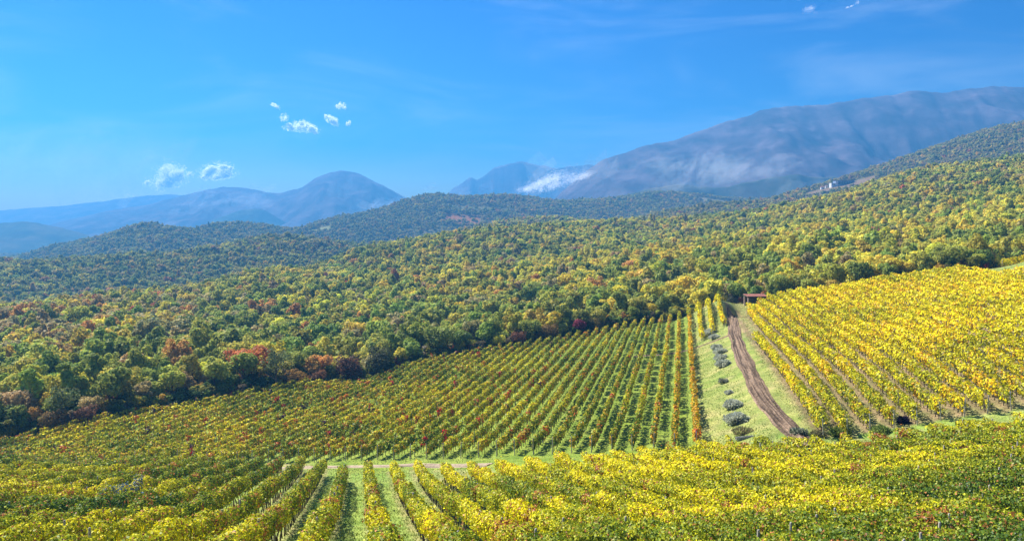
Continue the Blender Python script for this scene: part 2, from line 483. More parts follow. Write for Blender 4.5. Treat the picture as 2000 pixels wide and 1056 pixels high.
def track(name, pts, half, lift, mat, ruts, step=0.5, seed=1.0):
    pts = np.array(pts, float)
    d = np.r_[0, np.cumsum(np.hypot(*(pts[1:]-pts[:-1]).T))]
    s = np.arange(0, d[-1], step)
    def cr(k):                      # smooth the polyline
        v = np.interp(s, d, pts[:,k])
        w = int(7/step); ker = np.ones(w)/w
        return np.convolve(np.pad(v, (w, w), mode='reflect', reflect_type='odd'), ker, 'same')[w:-w]
    x, y = cr(0), cr(1)
    tx, ty = np.gradient(x), np.gradient(y); L = np.hypot(tx, ty); nx, ny = -ty/L, tx/L
    nw = 21
    V = []; col = []
    for j in range(nw):
        q = j/(nw-1)*2-1
        wob = 1 + 0.22*(fbm(s*0.22+seed, s*0+seed*3, 3)-0.5)*2
        ox = q*half*wob
        X = x + nx*ox; Y = y + ny*ox
        Z = ground(X, Y) + lift*(1-abs(q)**6*1.9)
        prof = 0
        for (rc, rw, rd) in ruts:
            shift = (fbm(s*0.12+rc*5, s*0+seed, 2)-0.5)*0.3
            prof = prof - rd*np.exp(-((q-rc-shift)/rw)**2)
        n = fbm(s*0.22+j*0.05, s*0+j*1.3, 3)-0.5
        Z = Z + prof + n*0.14
        V.append(np.c_[X, Y, Z])
        t = 1.05 + n*2.4 + (prof*3.2 if not np.isscalar(prof) else 0)
        col.append(np.clip(np.c_[t, t, t], 0.3, 1.8))
    V = np.stack(V, 1).reshape(-1, 3); col = np.stack(col, 1).reshape(-1, 3)
    m = len(s)
    i = np.arange(m-1)[:,None]*nw + np.arange(nw-1)[None,:]
    Q = np.stack([i, i+1, i+nw+1, i+nw], -1).reshape(-1, 4)
    me = np_mesh(name, V, Q, mat, col, smooth=True)
    return tag(link(name, me), kind="structure")
M_TRACK = rut_material("muddy_track", (0.085,0.054,0.034), (0.28,0.195,0.125))
M_ROAD = rut_material("dry_earth_road", (0.24,0.18,0.11), (0.44,0.34,0.23))
track("dirt_track", track_pts, 1.15, 0.22, M_TRACK, [(-0.6,0.10,0.18),(-0.3,0.07,0.14),(0.28,0.09,0.16),(0.6,0.10,0.18)])
rp = []
for px in (300, 420, 520, 650, 800, 900, 960):
    Y = b_botY(px) - (4.2 if px < 950 else 5.0); rp.append(((px-1000)/F*Y, Y))
track("dirt_road", rp, 0.95, 0.10, M_ROAD, [(-0.5,0.2,0.07),(0.5,0.2,0.07)], seed=4.0)
sp = [(1425,648),(1400,650),(1368,652),(1325,652),(1280,655),(1235,660)]
pth = []
for px, py in sp:
    Y = float(np.interp(px, [1235,1330,1425], [150,146,143])); pth.append(((px-1000)/F*Y, Y))
track("cross_path", pth, 0.8, 0.08, M_TRACK, [(0,0.4,0.06)], seed=7.0)

# ------------------------------------------------------------------ vine rows
def kite_leaves(P, N, L, rs, aspect=0.85, fold=0.22):
    """one folded kite of side L at each point P with normal N"""
    n = len(P)
    r = rs.normal(size=(n,3))
    N = N/np.linalg.norm(N, axis=1, keepdims=True)
    T = np.cross(N, r); T /= np.linalg.norm(T, axis=1, keepdims=True)+1e-9
    B = np.cross(N, T)
    L = L[:,None]
    base = P - T*L*0.5; tip = P + T*L*0.5
    le = P + B*L*0.5*aspect - N*L*fold; ri = P - B*L*0.5*aspect - N*L*fold
    V = np.stack([base, ri, tip, le], 1).reshape(-1, 3)
    Q = np.arange(4*n).reshape(-1, 4)
    return V, Q

GREEN = np.array([0.10,0.17,0.012]); YGREEN = np.array([0.36,0.37,0.012]); YELLOW = np.array([0.78,0.66,0.006])
GOLD = np.array([0.74,0.46,0.012]); ORANGE = np.array([0.52,0.17,0.025]); RED = np.array([0.46,0.035,0.025])
BROWN = np.array([0.20,0.10,0.05]); PURPLE = np.array([0.07,0.025,0.04]); DGREEN = np.array([0.045,0.10,0.02])
BLUEG = np.array([0.10,0.16,0.24])
def ramp(y):
    y = np.clip(y, 0, 1)[:,None]
    return np.where(y < 0.33, DGREEN+(GREEN-DGREEN)*y/0.33,
           np.where(y < 0.66, GREEN+(YGREEN-GREEN)*(y-0.33)/0.33, YGREEN+(YELLOW-YGREEN)*(y-0.66)/0.34))

def leaf_colours(block, X, Y, s, row, h, n, rs):
    vine = np.floor(s/1.1)
    vn = _val[(vine.astype(np.int64)*31 + int(row*97) + 1000) & 4095]          # one value per vine
    vn2 = _val[(vine.astype(np.int64)*57 + int(row*41) + 3000) & 4095]
    big = fbm(X/14+2, Y/14+7, 3)
    mid = fbm(X/3.5+2, Y/3.5+7, 2)
    r = rs.random(n)
    px = 1000 + X/Y*F
    special = np.zeros(n, int)
    if block == 'A':
        if row >= 0:
            y = 0.71 + (big-0.5)*0.9 + (mid-0.5)*0.6 - 0.26*(1-sstep(16, 42, Y)) - 0.20*sstep(1300, 2000, px)
            br = 0.06 + 0.22*np.clip((mid-0.55)*3, 0, 1)*(1-sstep(25, 50, Y))
        else:
            y = 0.58 + (big-0.5)*0.8 + (mid-0.5)*0.4 - 0.06*sstep(300, 0, px)
            br = 0.06 + 0.10*np.clip((mid-0.5)*3, 0, 1)
        col = ramp(y + (r-0.5)*0.45)
        k = rs.random(n) < br; col[k] = (BROWN*0.6+ORANGE*0.4)*(0.7+0.8*rs.random((k.sum(),1)))
        k = (vn > 0.965) & (rs.random(n) < 0.6); col[k] = ORANGE*0.6+BROWN*0.4
        if row < 0:
            k = (px > 140) & (px < 280) & (np.abs(Y-60) < 9) & (rs.random(n) < 0.5) & (row in (-6,-7))
            col[k] = BLUEG
    elif block == 'B':
        y = 0.52 + (big-0.5)*0.7 + (mid-0.5)*0.45 + 0.14*sstep(135, 185, Y)*sstep(700, 1300, px) + 0.10*sstep(500, 0, px)
        y = y + 0.12*(h-1.2)
        col = ramp(y + (r-0.5)*0.4)
        k = (rs.random(n) < 0.14 + 0.3*np.clip((mid-0.52)*4,0,1)); col[k] = GOLD*0.5+BROWN*0.35+ORANGE*0.15
        k = (vn > 0.955) & (rs.random(n) < 0.6); col[k] = (ORANGE+RED*0.6)*0.65
        k = (vn2 > 0.988) & (rs.random(n) < 0.85); col[k] = RED
        k = (vn2 < 0.008) & (rs.random(n) < 0.85); col[k] = PURPLE
        if row < 3:
            k = (rs.random(n) < np.array([0.62,0.32,0.18])[int(max(row,0))]) & (Y < 175); col[k] = (GOLD*0.65+ORANGE*0.3+BROWN*0.05)
    else:
        y = 0.90 + (big-0.5)*0.5 + (mid-0.5)*0.35 - 0.1*sstep(95, 78, Y)
        col = ramp(y + (r-0.5)*0.32)
        k = (rs.random(n) < 0.08 + 0.5*np.clip((mid-0.55)*4,0,1)); col[k] = GOLD
        k = (vn > 0.93) & (rs.random(n) < 0.4); col[k] = ORANGE*0.5+GOLD*0.5
    return col*(0.60+0.95*rs.random((n,1)))

def wood_stub(h, r, lean, seg=3, n=5):
    m = MB(); rr = random.Random(int(h*1000+lean*77))
    pts = [(rr.uniform(-1,1)*lean*(i/seg), rr.uniform(-1,1)*lean*(i/seg), -0.15+(h+0.15)*i/seg) for i in range(seg+1)]
    m.tube(pts, [r*(1-0.35*i/seg) for i in range(seg+1)], n)
    return m
trunk_meshes = [wood_stub(0.85+0.1*i, 0.045, 0.12+0.02*i).mesh("vine_trunk", M_VINEWOOD, True) for i in range(5)]
post_mesh = MB().tube([(0,0,-0.3),(0,0,1.1),(0,0,1.82),(0,0,1.85)], [0.055,0.055,0.05,0.03], 7).mesh("vine_post", M_POST, True)
tall_post_mesh = MB().tube([(0,0,-0.3),(0,0,1.1),(0,0,1.88),(0,0,1.91)], [0.05,0.048,0.045,0.03], 8).mesh("vine_post", M_POST, True)

def vine_row(block, row, c, t, Y0, Y1, label, group, post_all=False, trunk_each=False, hb=0.72, ht=1.85, wid=0.40, gappy=0.0):
    rs = np.random.default_rng(int(abs(c)*1000)+len(block)*7+ord(block[0]))
    length = (Y1-Y0)*math.hypot(t, 1)
    ss = np.arange(0, length+0.5, 0.5)
    Yl = Y0 + ss/math.hypot(t,1); Xl = c + t*Yl
    Zl = ground(Xl, Yl)
    root = empty("vine_row", (float(Xl[0]), float(Yl[0]), float(Zl[0])))
    tag(root, label, "vine row", group)
    O = np.array(root.location)
    dist = np.hypot(Xl, Yl)
    u = Xl/Yl
    seen = (np.abs(u) < 0.78)
    # leaf density by distance, and thinner where a vine is weak
    size = np.clip(0.12 + 0.0015*dist, 0.13, 0.40)
    if block == 'A': size = np.clip(0.062 + 0.0014*dist, 0.078, 0.20)
    dens = 5.6/(size**2)*(1.45 if block == 'A' else 1.2)*0.5
    vine = np.floor(ss/1.1).astype(np.int64)
    vig = _val[(vine*13 + int(abs(c)*100)) & 4095]
    dens = dens*np.where(vig < gappy, 0.25, 0.75+0.5*vig)*seen
    cnt = rs.poisson(dens*0.5)
    idx = np.repeat(np.arange(len(ss)), cnt)
    n = len(idx)
    if n:
        s = ss[idx] + rs.random(n)*0.5
        Yp = Y0 + s/math.hypot(t,1); Xc = c + t*Yp; Zg = np.interp(s, ss, Zl)
        L = size[idx]*(0.65+0.7*rs.random(n))
        hm = 1 + 0.22*(fbm(s*0.55+row*3.1, s*0+row*1.7, 2)-0.5)*2 + 0.08*(vig[idx]-0.5)
        wm = 1 + 0.5*(fbm(s*0.7+row*5.1+40, s*0+row*2.7, 2)-0.5)*2
        side = (fbm(s*0.25+row*9.1, s*0+row, 2)-0.5)*0.24
        ang = rs.random(n)*2*np.pi
        # lean towards the top and the sides, fewer leaves underneath
        ang = np.where((np.sin(ang) < -0.35) & (rs.random(n) < 0.6), -ang, ang)
        rad = np.clip(0.55 + 0.5*rs.random(n)**0.6, 0, 1.08)
        ca, sa = np.cos(ang), np.sin(ang)
        ca = np.sign(ca)*np.abs(ca)**0.7; sa = np.sign(sa)*np.abs(sa)**0.7
        lat = ca*wid*wm*rad + side
        hh = (ht*hm-hb)*0.5
        h = hb + hh + sa*hh*rad
        stray = rs.random(n) < 0.06
        h = np.where(stray, h + rs.normal(size=n)*0.22, h); lat = np.where(stray, lat*1.35, lat)
        h = np.maximum(h, 0.12)
        nxv = 1/math.hypot(t,1); nyv = -t/math.hypot(t,1)
        P = np.c_[Xc + nxv*lat, Yp + nyv*lat, Zg + h]
        N = np.c_[nxv*ca, nyv*ca, sa*0.8+0.25] + rs.normal(size=(n,3))*0.55
        V, Q = kite_leaves(P, N, L, rs)
        col = leaf_colours(block, P[:,0], P[:,1], s, row, h, n, rs)
        # trellis plane: larger, darker upright leaves added inside the row to block light
        ccnt = rs.poisson(np.where(dist < 45, 26, 10)*0.5*(vig > gappy)*seen)
        ci2 = np.repeat(np.arange(len(ss)), ccnt); nc = len(ci2)
        if nc:
            s2 = ss[ci2] + rs.random(nc)*0.5
            Y2 = Y0 + s2/math.hypot(t,1); X2 = c + t*Y2
            h2 = hb + 0.12 + (ht-hb-0.42)*rs.random(nc); l2 = rs.normal(size=nc)*0.09
            P2 = np.c_[X2 + nxv*l2, Y2 + nyv*l2, np.interp(s2, ss, Zl) + h2]
            N2 = np.c_[np.full(nc, nxv), np.full(nc, nyv), np.zeros(nc)] + rs.normal(size=(nc,3))*0.3
            Va, Qa = kite_leaves(P2, N2, np.where(dist[ci2] < 45, 0.30, 0.50)*(0.8+0.4*rs.random(nc)), rs, 0.95, 0.1)
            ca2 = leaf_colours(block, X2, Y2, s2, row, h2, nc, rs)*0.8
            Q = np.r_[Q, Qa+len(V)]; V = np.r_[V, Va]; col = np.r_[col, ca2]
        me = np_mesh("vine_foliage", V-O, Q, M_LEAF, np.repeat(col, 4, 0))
        tag(link("foliage", me, root), kind="stuff")
    # posts
    ps = np.arange(0.0, length, 6.0); ps = np.r_[ps, length]
    mb = MB()
    for i, q in enumerate(ps):
        Y = Y0 + q/math.hypot(t,1); X = c + t*Y
        if abs(X/Y) > 0.72: continue
        z = float(np.interp(q, ss, Zl))
        if post_all or i in (0, len(ps)-1):
            big = block == 'A' and Y < 32
            o = link("post", tall_post_mesh if big else post_mesh, root, (X-O[0], Y-O[1], z-O[2]))
            o.rotation_euler = (random.uniform(-.05,.05), random.uniform(-.05,.05), random.random()*6)
        else:
            mb.tube([(X-O[0], Y-O[1], z-O[2]-0.2), (X-O[0], Y-O[1], z-O[2]+1.7)], [0.05,0.045], 5)
    if mb.v:
        tag(link("inner_posts", mb.mesh("inner_posts", M_POST), root), kind="stuff")
    # trunks
    mb = MB()
    for q in np.arange(0.55, length, 1.1):
        Y = Y0 + q/math.hypot(t,1); X = c + t*Y
        if abs(X/Y) > 0.70 or Y < 9: continue
        z = float(np.interp(q, ss, Zl))
        if trunk_each:
            o = link("trunk", trunk_meshes[random.randrange(5)], root, (X-O[0], Y-O[1], z-O[2]))
            o.rotation_euler = (0, 0, random.random()*6.28)
        else:
            w = random.uniform(-0.12,0.12)
            mb.tube([(X-O[0], Y-O[1], z-O[2]-0.1), (X-O[0]+w, Y-O[1]+random.uniform(-.1,.1), z-O[2]+0.45),
                     (X-O[0]+w*0.3, Y-O[1]+random.uniform(-.15,.15), z-O[2]+0.95)], [0.05,0.04,0.03], 4)
    if mb.v:
        tag(link("trunks", mb.mesh("trunks", M_VINEWOOD), root), kind="stuff")
    return root

ORD = ["first","second","third","fourth","fifth","sixth","seventh","eighth","ninth","tenth","eleventh","twelfth","thirteenth","fourteenth",
       "fifteenth","sixteenth","seventeenth","eighteenth","nineteenth","twentieth"]
TENS = {20:"twenty",30:"thirty",40:"forty",50:"fifty",60:"sixty",70:"seventy",80:"eighty",90:"ninety"}
def ordinal(i):
    if i <= 20: return ORD[i-1]
    if i >= 100: return "hundredth" if i == 100 else "hundred and " + ordinal(i-100)
    if i % 10 == 0: return TENS[i][:-1] + "ieth"
    return TENS[i//10*10] + "-" + ORD[i%10-1]

# near block: yellow rows to the right of the open grass alley, greener rows to its left
for k in range(24):
    c = 0.75 + 2.45*k
    Y1 = a_edge(c); Y0 = max(14.0, c/0.93)
    if Y1-Y0 < 3: continue
    vine_row('A', k, c, TA, Y0, Y1, f"{ordinal(k+1)} yellow vine row right of the sunlit grass alley, front vineyard",
             "yellow vine rows of the front vineyard", post_all=True, trunk_each=k < 5)
for k in range(19):
    c = -1.7 - 2.45*k
    Y1 = a_edge(c); Y0 = max(14.0, -c/0.62)
    vine_row('A', -1-k, c, TA, Y0, Y1, f"{ordinal(k+1)} green-gold vine row left of the sunlit grass alley, front vineyard",
             "green vine rows of the front vineyard", post_all=True, trunk_each=k < 4)
# middle block
def b_span(c):
    """where the row with offset c enters and leaves the middle block"""
    Y = np.linspace(70, 215, 1200); px = 1000 + (c/Y+TB)*F
    ok = (Y > np.array([b_botY(p) for p in px])) & (Y < np.array([b_topY(p) for p in px]))
    return (Y[ok][0], Y[ok][-1]) if ok.any() else None
for k in range(54):
    c = 1.45 - 2.23*k
    sp_ = b_span(c)
    if not sp_ or sp_[1]-sp_[0] < 4: continue
    vine_row('B', k, c, TB, sp_[0], sp_[1], f"{ordinal(k+1)} vine row left of the lavender bushes, middle vineyard",
             "vine rows of the middle vineyard", hb=0.45, ht=1.75, wid=0.34, gappy=0.12)
for k in range(3):                       # short rows beyond the cross path
    c = 1.45 + 2.23*(k+1)
    vine_row('C', 60+k, c, TB, 150+2*k, 203, f"{ordinal(k+1)} short yellow vine row between cross path and forest edge",
             "short vine rows by the track head", hb=0.5, ht=1.75, wid=0.38)
# right block
for k in range(36):
    c = 16.0 + 2.27*k
    Y0 = 76.0 + 0.02*k; Y0 = max(Y0, c/0.62)
    Y1 = {0:128, 1:156}.get(k, c_topY(1000+(c/175+TC)*F))
    if c > 67.5: Y1 = min(Y1, 154)
    if Y1-Y0 < 5: continue
    vine_row('C', k, c, TC, Y0, Y1, f"{ordinal(k+1)} bright yellow vine row right of the dirt track, right vineyard",
             "vine rows of the right vineyard", hb=0.5, ht=1.95, wid=0.52, gappy=0.04)
for k in range(5):                       # the strip beyond the grass path at the top
    Y = 182 + 2.4*k
    c = (1957-1000)/F*Y - 2.5*Y
    # rows of this strip run across the slope
    vine_row('C', 80+k, c, 2.5, Y, Y+10, f"{ordinal(k+1)} vine row of the small strip above the grassy path",
             "vine rows of the small upper strip", hb=0.5, ht=1.9, wid=0.5)

# ------------------------------------------------------------------ mountains
def mountain_mat(name, a, b, c, sc):
    m, n, out = new_mat(name)
    p = n.nodes.new("ShaderNodeBsdfDiffuse")
    g = n.nodes.new("ShaderNodeNewGeometry")
    nz = n.nodes.new("ShaderNodeTexNoise"); nz.inputs["Scale"].default_value = sc; nz.inputs["Detail"].default_value = 9
    nz.inputs["Roughness"].default_value = 0.62
    n.links.new(g.outputs["Position"], nz.inputs["Vector"])
    r = n.nodes.new("ShaderNodeValToRGB")
    r.color_ramp.elements[0].position = 0.36; r.color_ramp.elements[1].position = 0.66
    r.color_ramp.elements[0].color = (*a, 1); r.color_ramp.elements[1].color = (*c, 1)
    e = r.color_ramp.elements.new(0.5); e.color = (*b, 1)
    n.links.new(nz.outputs["Fac"], r.inputs[0]); n.links.new(r.outputs[0], p.inputs["Color"])
    n.links.new(p.outputs[0], out.inputs["Surface"])
    return m
M_MTN = mountain_mat("autumn_mountain", (0.045,0.043,0.05), (0.088,0.07,0.082), (0.16,0.125,0.14), 0.008)
M_HILL = mountain_mat("wooded_far_hill", (0.03,0.045,0.025), (0.065,0.075,0.035), (0.14,0.12,0.07), 0.006)

def mountain(name, crest, front, back, mat, rough=1.0, base=-150.0, seed=0.0, nu=260, pw=1.25, gully=1.0):
    cx = np.array([p[0] for p in crest], float); cy = np.array([p[1] for p in crest], float); cY = np.array([p[2] for p in crest], float)
    px = np.linspace(cx[0], cx[-1], nu)
    py = np.interp(px, cx, cy); Yc = np.interp(px, cx, cY)
    ker = np.ones(5)/5
    py = np.convolve(np.pad(py, 2, mode='edge'), ker, 'valid')
    u = (px-1000)/F
    Zc = -(py-HY)/F*Yc
    Xc = u*Yc
    jag = (fbm(Xc/260+seed, Xc*0+seed, 4)-0.5)*2*rough*0.035*np.maximum(Zc-base, 0)
    jag = jag + (fbm(Xc/45+seed*3, Xc*0+seed, 3)-0.5)*14*min(1.0, rough+0.4)
    Zc = Zc + jag*np.clip((Zc-base)/200, 0, 1)
    vs_ = np.r_[np.linspace(-1, 0, 26)[:-1], np.linspace(0, 1, 60)]
    V = []
    for v in vs_:
        d = front if v > 0 else back
        Y = Yc - v*d
        X = Xc*(1 - v*d/Yc*0.55)
        a = abs(v)
        prof = (1-a)**pw
        H = Zc-base
        rid = 1-np.abs(fbm(X/500+seed, Y/1100+seed, 4)*2-1)
        rid2 = fbm(X/170+seed*2, Y/450, 4)
        amp = np.sin(np.pi*np.clip(a, 0, 1)**0.8)
        Z = base + H*np.clip(prof + gully*amp*((rid-0.75)*0.34 + (rid2-0.5)*0.2 + (fbm(X/52+seed, Y/80, 3)-0.5)*0.10), 0, None)
        V.append(np.c_[X, Y, Z])
    V = np.stack(V, 0)
    nv = len(vs_)
    i = np.arange(nv-1)[:,None]*nu + np.arange(nu-1)[None,:]
    Q = np.stack([i+nu, i+nu+1, i+1, i], -1).reshape(-1, 4)
    me = np_mesh(name, V.reshape(-1,3), Q, mat, smooth=True)
    return tag(link(name, me), kind="structure")
mountain("mountain_range", [(760,440,5150),(860,392,5150),(885,368,5150),(905,356,5150),(920,347,5150),(932,352,5150),(945,346,5150),(965,330,5150),(1000,321,5150),
                            (1022,317,5150),(1060,322,5150),(1100,328,5150),(1150,321,5150),(1170,325,5150),(1190,420,5150)],
         900, 450, M_MTN, 1.0, seed=3.0)
mountain("mountain", [(1000,452,3162),(1080,392,3162),(1140,335,3162),(1165,318,3162),(1210,299,3162),(1260,285,3162),(1310,277,3162),(1340,265,3162),(1385,253,3162),(1410,243,3162),(1460,228,3162),
                      (1500,213,3162),(1545,206,3162),(1600,202,3162),(1650,194,3162),(1700,190,3162),(1760,182,3162),(1800,180,3162),(1850,183,3162),(1900,176,3162),(1950,171,3162),(1985,174,3162),(2050,182,3131),(2200,200,3101),(2500,260,3040),(2900,380,3040)],
         1300, 1000, M_MTN, 0.6, seed=11.0, nu=420, pw=1.15, gully=0.62)
mountain("mountain", [(50,462,4180),(120,432,4180),(200,414,4180),(300,396,4180),(380,376,4180),(430,366,4180),(462,365,4180),(500,372,4180),(545,378,4180),(585,367,4142),(610,352,4142),(632,340,4142),(650,335,4142),(672,334,4142),(695,338,4142),
                      (720,350,4142),(750,364,4142),(790,384,4142),(850,420,4142),(900,450,4142)], 1200, 700, M_MTN, 0.35, seed=21.0, pw=1.1)
mountain("mountain_range", [(-500,425,5450),(-250,415,5450),(-60,412,5450),(0,411,5450),(60,406,5450),(130,401,5450),(200,393,5450),(280,382,5450),(340,380,5450),(420,385,5450),(520,410,5450),(640,440,5450)],
         1000, 220, M_MTN, 0.3, seed=31.0)
mountain("hill", [(340,452,3500),(400,437,3500),(440,421,3500),(470,411,3500),(492,407,3500),(515,411,3500),(540,424,3500),(565,440,3500),(620,455,3500)], 550, 500, M_HILL, 0.3, seed=41.0, nu=140)
mountain("hill", [(-350,455,2850),(-150,444,2850),(-40,440,2850),(20,434,2850),(48,431,2850),(75,436,2850),(110,442,2850),(150,453,2850),(185,462,2850),(260,472,2850)], 550, 500, M_HILL, 0.3, seed=51.0, nu=160)
mountain("hill", [(1180,395,2350),(1240,375,2350),(1290,365,2350),(1335,360,2350),(1380,368,2350),(1400,369,2350),(1450,358,2350),(1510,346,2350),(1560,341,2350),(1620,346,2350),(1680,352,2350),(1760,352,2350),(1900,345,2350),(2100,335,2350),(2400,360,2350)],
         330, 450, M_HILL, 0.4, seed=61.0, nu=260)

# ------------------------------------------------------------------ trees
def crown_arrays(n, size, seed, rx=2.5, rz=2.5, cz=4.1, lobes=9, low=1.2, open_=0.0):
    rs = np.random.default_rng(seed)
    cen = []; rad = []
    for i in range(lobes):
        a = rs.random()*2*np.pi; e = rs.uniform(-0.45, 1.2)
        k = rs.uniform(0.35, 0.92)
        cen.append((math.cos(a)*math.cos(e)*rx*k, math.sin(a)*math.cos(e)*rx*k, cz + math.sin(e)*rz*k))
        rad.append(rs.uniform(0.26, 0.5)*rx)
    cen.append((0,0,cz)); rad.append(rx*0.66)
    cen = np.array(cen); rad = np.array(rad)
    w = rad**2/np.sum(rad**2)
    k = rs.choice(len(rad), n, p=w)
    d = rs.normal(size=(n,3)); d /= np.linalg.norm(d, axis=1, keepdims=True)
    d[:,2] = np.where((d[:,2] < -0.3) & (rs.random(n) < 0.5), -d[:,2], d[:,2])
    r = 0.72 + 0.36*rs.random(n)
    P = cen[k] + d*(rad[k]*r)[:,None]
    P[:,2] = np.maximum(P[:,2], low + rs.random(n)*0.5)
    N = d + rs.normal(size=(n,3))*0.5 + np.array([0,0,0.2])
    L = size*(0.6+0.8*rs.random(n))
    V, Q = kite_leaves(P, N, L, rs, 0.9, 0.18)
    lobe_t = 0.82+0.36*rs.random(len(rad))
    t = lobe_t[k]*(0.75+0.5*rs.random(n))
    hue = rs.normal(size=n)*0.08
    col = np.c_[t*(1+hue), t, t*(1-hue)]
    return V, Q, np.repeat(col, 4, 0)

def trunk_mb(seed, h=4.2, r=0.17, spread=1.6):
    rr = random.Random(seed); m = MB()
    bend = (rr.uniform(-.25,.25), rr.uniform(-.25,.25))
    m.tube([(0,0,-0.6),(0,0,0.2),(bend[0]*.5,bend[1]*.5,h*.4),(bend[0],bend[1],h*.7),(bend[0]*1.2,bend[1]*1.2,h)], [r*1.5,r*1.1,r*.85,r*.65,r*.3], 7)
    for i in range(5):
        a = i*1.26+rr.random(); z0 = h*(.35+.1*i)
        e = (bend[0]*z0/h+math.cos(a)*spread, bend[1]*z0/h+math.sin(a)*spread, z0+rr.uniform(.9,1.7))
        s0 = (bend[0]*z0/h, bend[1]*z0/h, z0)
        mid = tuple((s0[k]+e[k])/2 + (0.15 if k == 2 else rr.uniform(-.15,.15)) for k in range(3))
        m.tube([s0, mid, e], [r*.45, r*.3, r*.12], 5)
    return m

crown_near = []; crown_mass = []; trunk_near = []
SHAPES = [(2.5,2.6,4.2,9,1.0),(2.2,3.0,4.5,9,1.0),(2.9,2.4,3.9,11,0.9),(2.4,2.7,4.3,8,1.4),(2.0,3.2,4.7,8,1.2),(2.7,2.7,4.1,10,0.8),(2.3,2.3,3.8,8,0.7),(2.6,2.9,4.4,10,1.2)]
for i, (rx, rz, cz, lb, low) in enumerate(SHAPES):
    V, Q, col = crown_arrays(1500, 0.42, 100+i, rx, rz, cz, lb, low)
    crown_near.append(np_mesh("tree_crown", V, Q, M_TREE, col))
    trunk_near.append(trunk_mb(200+i, cz+0.6).mesh("tree_trunk", M_BARK, True))
airy = np_mesh("tree_crown", *crown_arrays(620, 0.36, 150, 2.9, 2.8, 5.6, 11, 3.2)[:2], M_TREE, crown_arrays(620, 0.36, 150, 2.9, 2.8, 5.6, 11, 3.2)[2])
airy_trunk = trunk_mb(260, 6.2, 0.2, 2.0).mesh("tree_trunk", M_BARK, True)
round_bush = np_mesh("bush_crown", *crown_arrays(1900, 0.34, 160, 3.1, 2.3, 2.6, 14, 0.3)[:2], M_TREE, crown_arrays(1900, 0.34, 160, 3.1, 2.3, 2.6, 14, 0.3)[2])

proto_col = bpy.data.collections.new("forest_pieces")     # only used by the far forest, not in the scene itself
for i, (rx, rz, cz, lb, low) in enumerate(SHAPES):
    V, Q, col = crown_arrays(620, 0.62, 300+i, rx, rz, cz, lb, low)
    crown_mass.append(bpy.data.objects.new(f"crown_{i:02d}", np_mesh("forest_crown", V, Q, M_MASS, col)))
for i, (rx, rz, cz, lb, low) in enumerate(SHAPES):
    V, Q, col = crown_arrays(170, 1.15, 400+i, rx, rz, cz, lb, low)
    crown_mass.append(bpy.data.objects.new(f"crown_{i+8:02d}", np_mesh("forest_crown", V, Q, M_MASS, col)))
for o in crown_mass: proto_col.objects.link(o)

TC_ = {"dark green": (0.075,0.125,0.025), "green": (0.135,0.19,0.03), "olive": (0.25,0.245,0.035), "yellow-green": (0.40,0.34,0.032),
       "gold": (0.52,0.33,0.04), "russet": (0.34,0.15,0.05), "red": (0.27,0.045,0.04), "grey-brown": (0.22,0.175,0.09)}
TNAMES = list(TC_); TCOL = np.array([TC_[k] for k in TNAMES])
def tree_points():
    X = []; Y = []
    y = 120.0
    while y < 2350:
        sp = 3.9 if y < 330 else (4.1 if y < 700 else (5.0 if y < 1200 else 6.4))
        xs = np.arange(-0.80*y, 0.80*y, sp)
        xs = xs + rng.uniform(-0.42, 0.42, len(xs))*sp + (sp/2 if int(y*10) % 2 else 0)
        ysr = y + rng.uniform(-0.42, 0.42, len(xs))*sp
        X.append(xs); Y.append(ysr)
        y += sp*0.92
    X = np.concatenate(X); Y = np.concatenate(Y)
    px = 1000 + X/Y*F
    keep = Y > forest_start(px)
    for (fp, y0, y1, hw, fc) in FIELDS:
        keep &= ~((np.abs(px-fp) < hw) & (Y > y0-3) & (Y < y1+3))
    keep &= rng.random(len(X)) > 0.08
    X, Y = X[keep], Y[keep]
    Z = ground(X, Y)
    return X, Y, Z
TX, TY, TZ = tree_points()
TPX = 1000 + TX/TY*F
TSC = (0.66 + 0.85*rng.random(len(TX))**1.3)*np.where(TY > 900, 1.1, 0.9)*(0.85+0.3*fbm(TX/40, TY/40, 2))
# leave out trees that a ridge hides
cols = np.linspace(-0.85, 0.85, 341); rad_ = np.exp(np.linspace(math.log(60), math.log(2400), 420))
UU, RR = np.meshgrid(cols, rad_)
prof = (ground((UU*RR).ravel(), RR.ravel()).reshape(UU.shape) + np.where(RR > forest_start(1000+UU*F), 3.0, 0))/RR
prof = np.maximum.accumulate(prof, 0)
ci = np.clip(np.searchsorted(cols, TX/TY), 0, 340); ri = np.clip(np.searchsorted(rad_, TY*0.985)-1, 0, 419)
vis = (TZ + 7.5*TSC)/TY > prof[ri, ci] - 0.0015
TX, TY, TZ, TPX, TSC = TX[vis], TY[vis], TZ[vis], TPX[vis], TSC[vis]
TPY = HY - (TZ+5)/TY*F
NT = len(TX)

